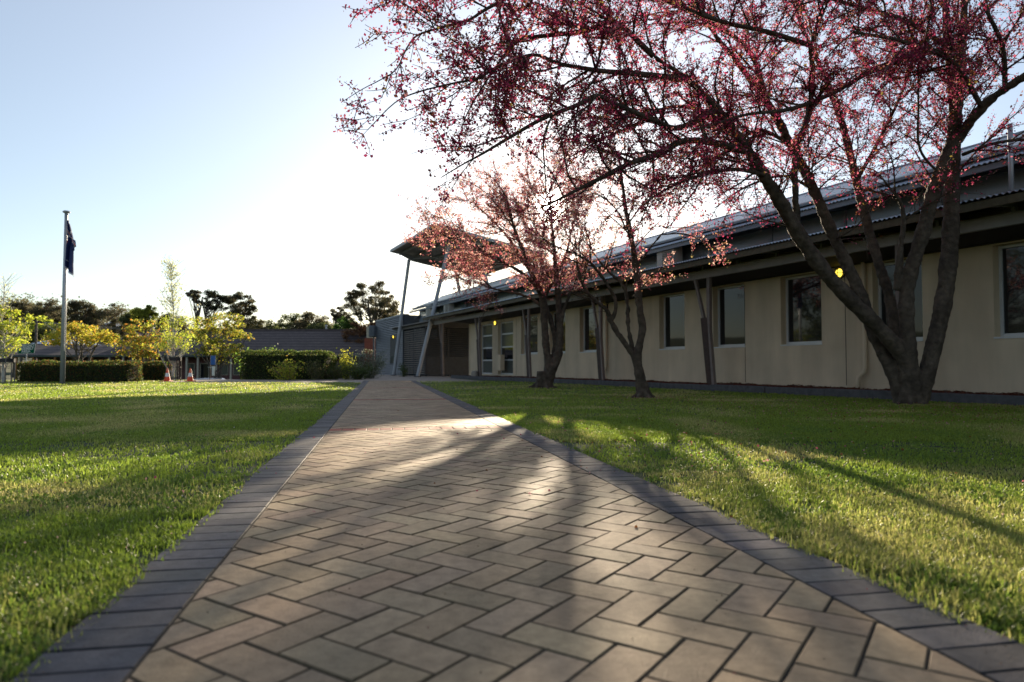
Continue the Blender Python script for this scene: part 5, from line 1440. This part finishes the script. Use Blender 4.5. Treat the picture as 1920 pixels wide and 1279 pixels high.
# dark trees on the hill
GUM_HAZE = [(.085, .085, .045), (.06, .062, .034), (.12, .11, .06), (.13, .10, .065)]  # leaf colours lightened to stand in for distant haze
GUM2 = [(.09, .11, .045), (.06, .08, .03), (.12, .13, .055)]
BRN = [(.16, .085, .05), (.11, .065, .04), (.2, .12, .06)]
def gum(x, Y, yt, wpx, label, pal=GUM_HAZE, seed=1, shape="gum", n=60, per=150, ybase=None, group="dark trees on the hill", cr=.30, name="gum_tree", flat=0.2):
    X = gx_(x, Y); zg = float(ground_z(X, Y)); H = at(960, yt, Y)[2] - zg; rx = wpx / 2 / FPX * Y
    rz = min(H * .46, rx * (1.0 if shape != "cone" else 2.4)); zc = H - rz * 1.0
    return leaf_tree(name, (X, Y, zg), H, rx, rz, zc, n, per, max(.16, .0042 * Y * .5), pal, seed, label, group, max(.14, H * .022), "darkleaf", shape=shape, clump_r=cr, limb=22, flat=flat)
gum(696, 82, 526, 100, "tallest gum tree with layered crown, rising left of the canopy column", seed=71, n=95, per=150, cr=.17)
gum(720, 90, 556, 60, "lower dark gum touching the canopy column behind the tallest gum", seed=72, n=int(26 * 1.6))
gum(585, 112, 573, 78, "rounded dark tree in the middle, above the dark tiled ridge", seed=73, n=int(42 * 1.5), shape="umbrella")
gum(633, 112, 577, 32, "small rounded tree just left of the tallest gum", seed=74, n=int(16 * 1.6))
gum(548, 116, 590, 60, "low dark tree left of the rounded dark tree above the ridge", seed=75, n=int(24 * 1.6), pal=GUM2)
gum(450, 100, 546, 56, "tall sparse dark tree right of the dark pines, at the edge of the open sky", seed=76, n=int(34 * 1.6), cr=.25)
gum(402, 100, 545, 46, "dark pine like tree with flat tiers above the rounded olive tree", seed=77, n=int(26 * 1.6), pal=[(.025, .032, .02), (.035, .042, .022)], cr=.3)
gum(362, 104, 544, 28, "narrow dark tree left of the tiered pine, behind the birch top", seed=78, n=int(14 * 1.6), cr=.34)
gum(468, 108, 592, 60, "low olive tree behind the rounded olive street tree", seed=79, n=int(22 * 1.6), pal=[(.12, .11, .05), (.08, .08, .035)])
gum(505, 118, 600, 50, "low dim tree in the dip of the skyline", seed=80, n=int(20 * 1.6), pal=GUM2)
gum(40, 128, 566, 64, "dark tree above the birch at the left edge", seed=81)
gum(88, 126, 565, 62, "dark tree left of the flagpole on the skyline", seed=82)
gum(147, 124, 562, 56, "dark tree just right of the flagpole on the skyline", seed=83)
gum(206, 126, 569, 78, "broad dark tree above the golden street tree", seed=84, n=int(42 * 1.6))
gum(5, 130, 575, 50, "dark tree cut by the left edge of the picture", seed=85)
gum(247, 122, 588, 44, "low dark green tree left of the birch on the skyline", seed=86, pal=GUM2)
gum(270, 92, 572, 44, "yellow green tree standing behind the birch's left side", seed=87, pal=[(.22, .24, .04), (.15, .18, .03)], group="green trees behind the street", name="leafy_tree")
gum(92, 100, 610, 60, "dark green tree behind the hipped roof house", seed=88, pal=GUM2, group="green trees behind the street", name="leafy_tree")
gum(25, 98, 612, 70, "bushy green tree behind the roofs at the far left", seed=89, pal=[(.09, .11, .03), (.14, .16, .04), (.05, .07, .02)], group="green trees behind the street", name="leafy_tree")
gum(318, 108, 590, 50, "dim dark tree behind the birch stem", seed=90)
gum(650, 92, 595, 50, "mid green round tree in front of the small gum above the ridge", seed=91, pal=[(.05, .10, .025), (.07, .13, .03)], group="green trees behind the street", name="leafy_tree")
gum(675, 78, 604, 60, "russet leaved low tree beneath the tallest gum", seed=92, pal=BRN, group="green trees behind the street", name="leafy_tree")
gum(712, 76, 600, 40, "russet leaved low tree by the corrugated wing corner", seed=93, pal=BRN, group="green trees behind the street", name="leafy_tree")
gum(600, 100, 606, 60, "grey green shrubby tree low over the middle of the tiled ridge", seed=94, pal=GUM2, group="green trees behind the street", name="leafy_tree")
gum(520, 96, 610, 70, "pale green low tree over the left of the tiled ridge", seed=95, pal=[(.12, .14, .05), (.08, .10, .035)], group="green trees behind the street", name="leafy_tree")
# far wood that closes the skyline
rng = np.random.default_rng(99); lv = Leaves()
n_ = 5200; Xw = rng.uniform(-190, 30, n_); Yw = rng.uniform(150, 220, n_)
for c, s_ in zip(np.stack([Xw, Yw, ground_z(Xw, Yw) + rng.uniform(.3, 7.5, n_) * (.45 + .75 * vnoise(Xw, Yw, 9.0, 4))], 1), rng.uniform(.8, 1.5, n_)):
    q = rng.normal(0, s_, (9, 3)); lv.add(c + q, .75, np.array(GUM_HAZE + GUM2)[rng.integers(0, 7, 9)])
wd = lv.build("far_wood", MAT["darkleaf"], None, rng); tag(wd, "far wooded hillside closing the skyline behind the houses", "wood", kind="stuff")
# trees on the left, out of the frame, that the windows mirror
for k_, (X, Y, s) in enumerate(((-36, 8, 7), (-44, 18, 9), (-33, -4, 6), (-52, 30, 9), (-40, -16, 8), (-30, 27, 5.5))):
    leaf_tree("gum_tree", (X, Y, float(ground_z(X, Y))), s * 1.3, s * .45, s * .45, s * .8, 40, 60, .22, GUM2, 120 + k_, "dark tree standing beyond the left edge of the lawn", "trees mirrored in the windows", .2, "darkleaf", clump_r=.3)
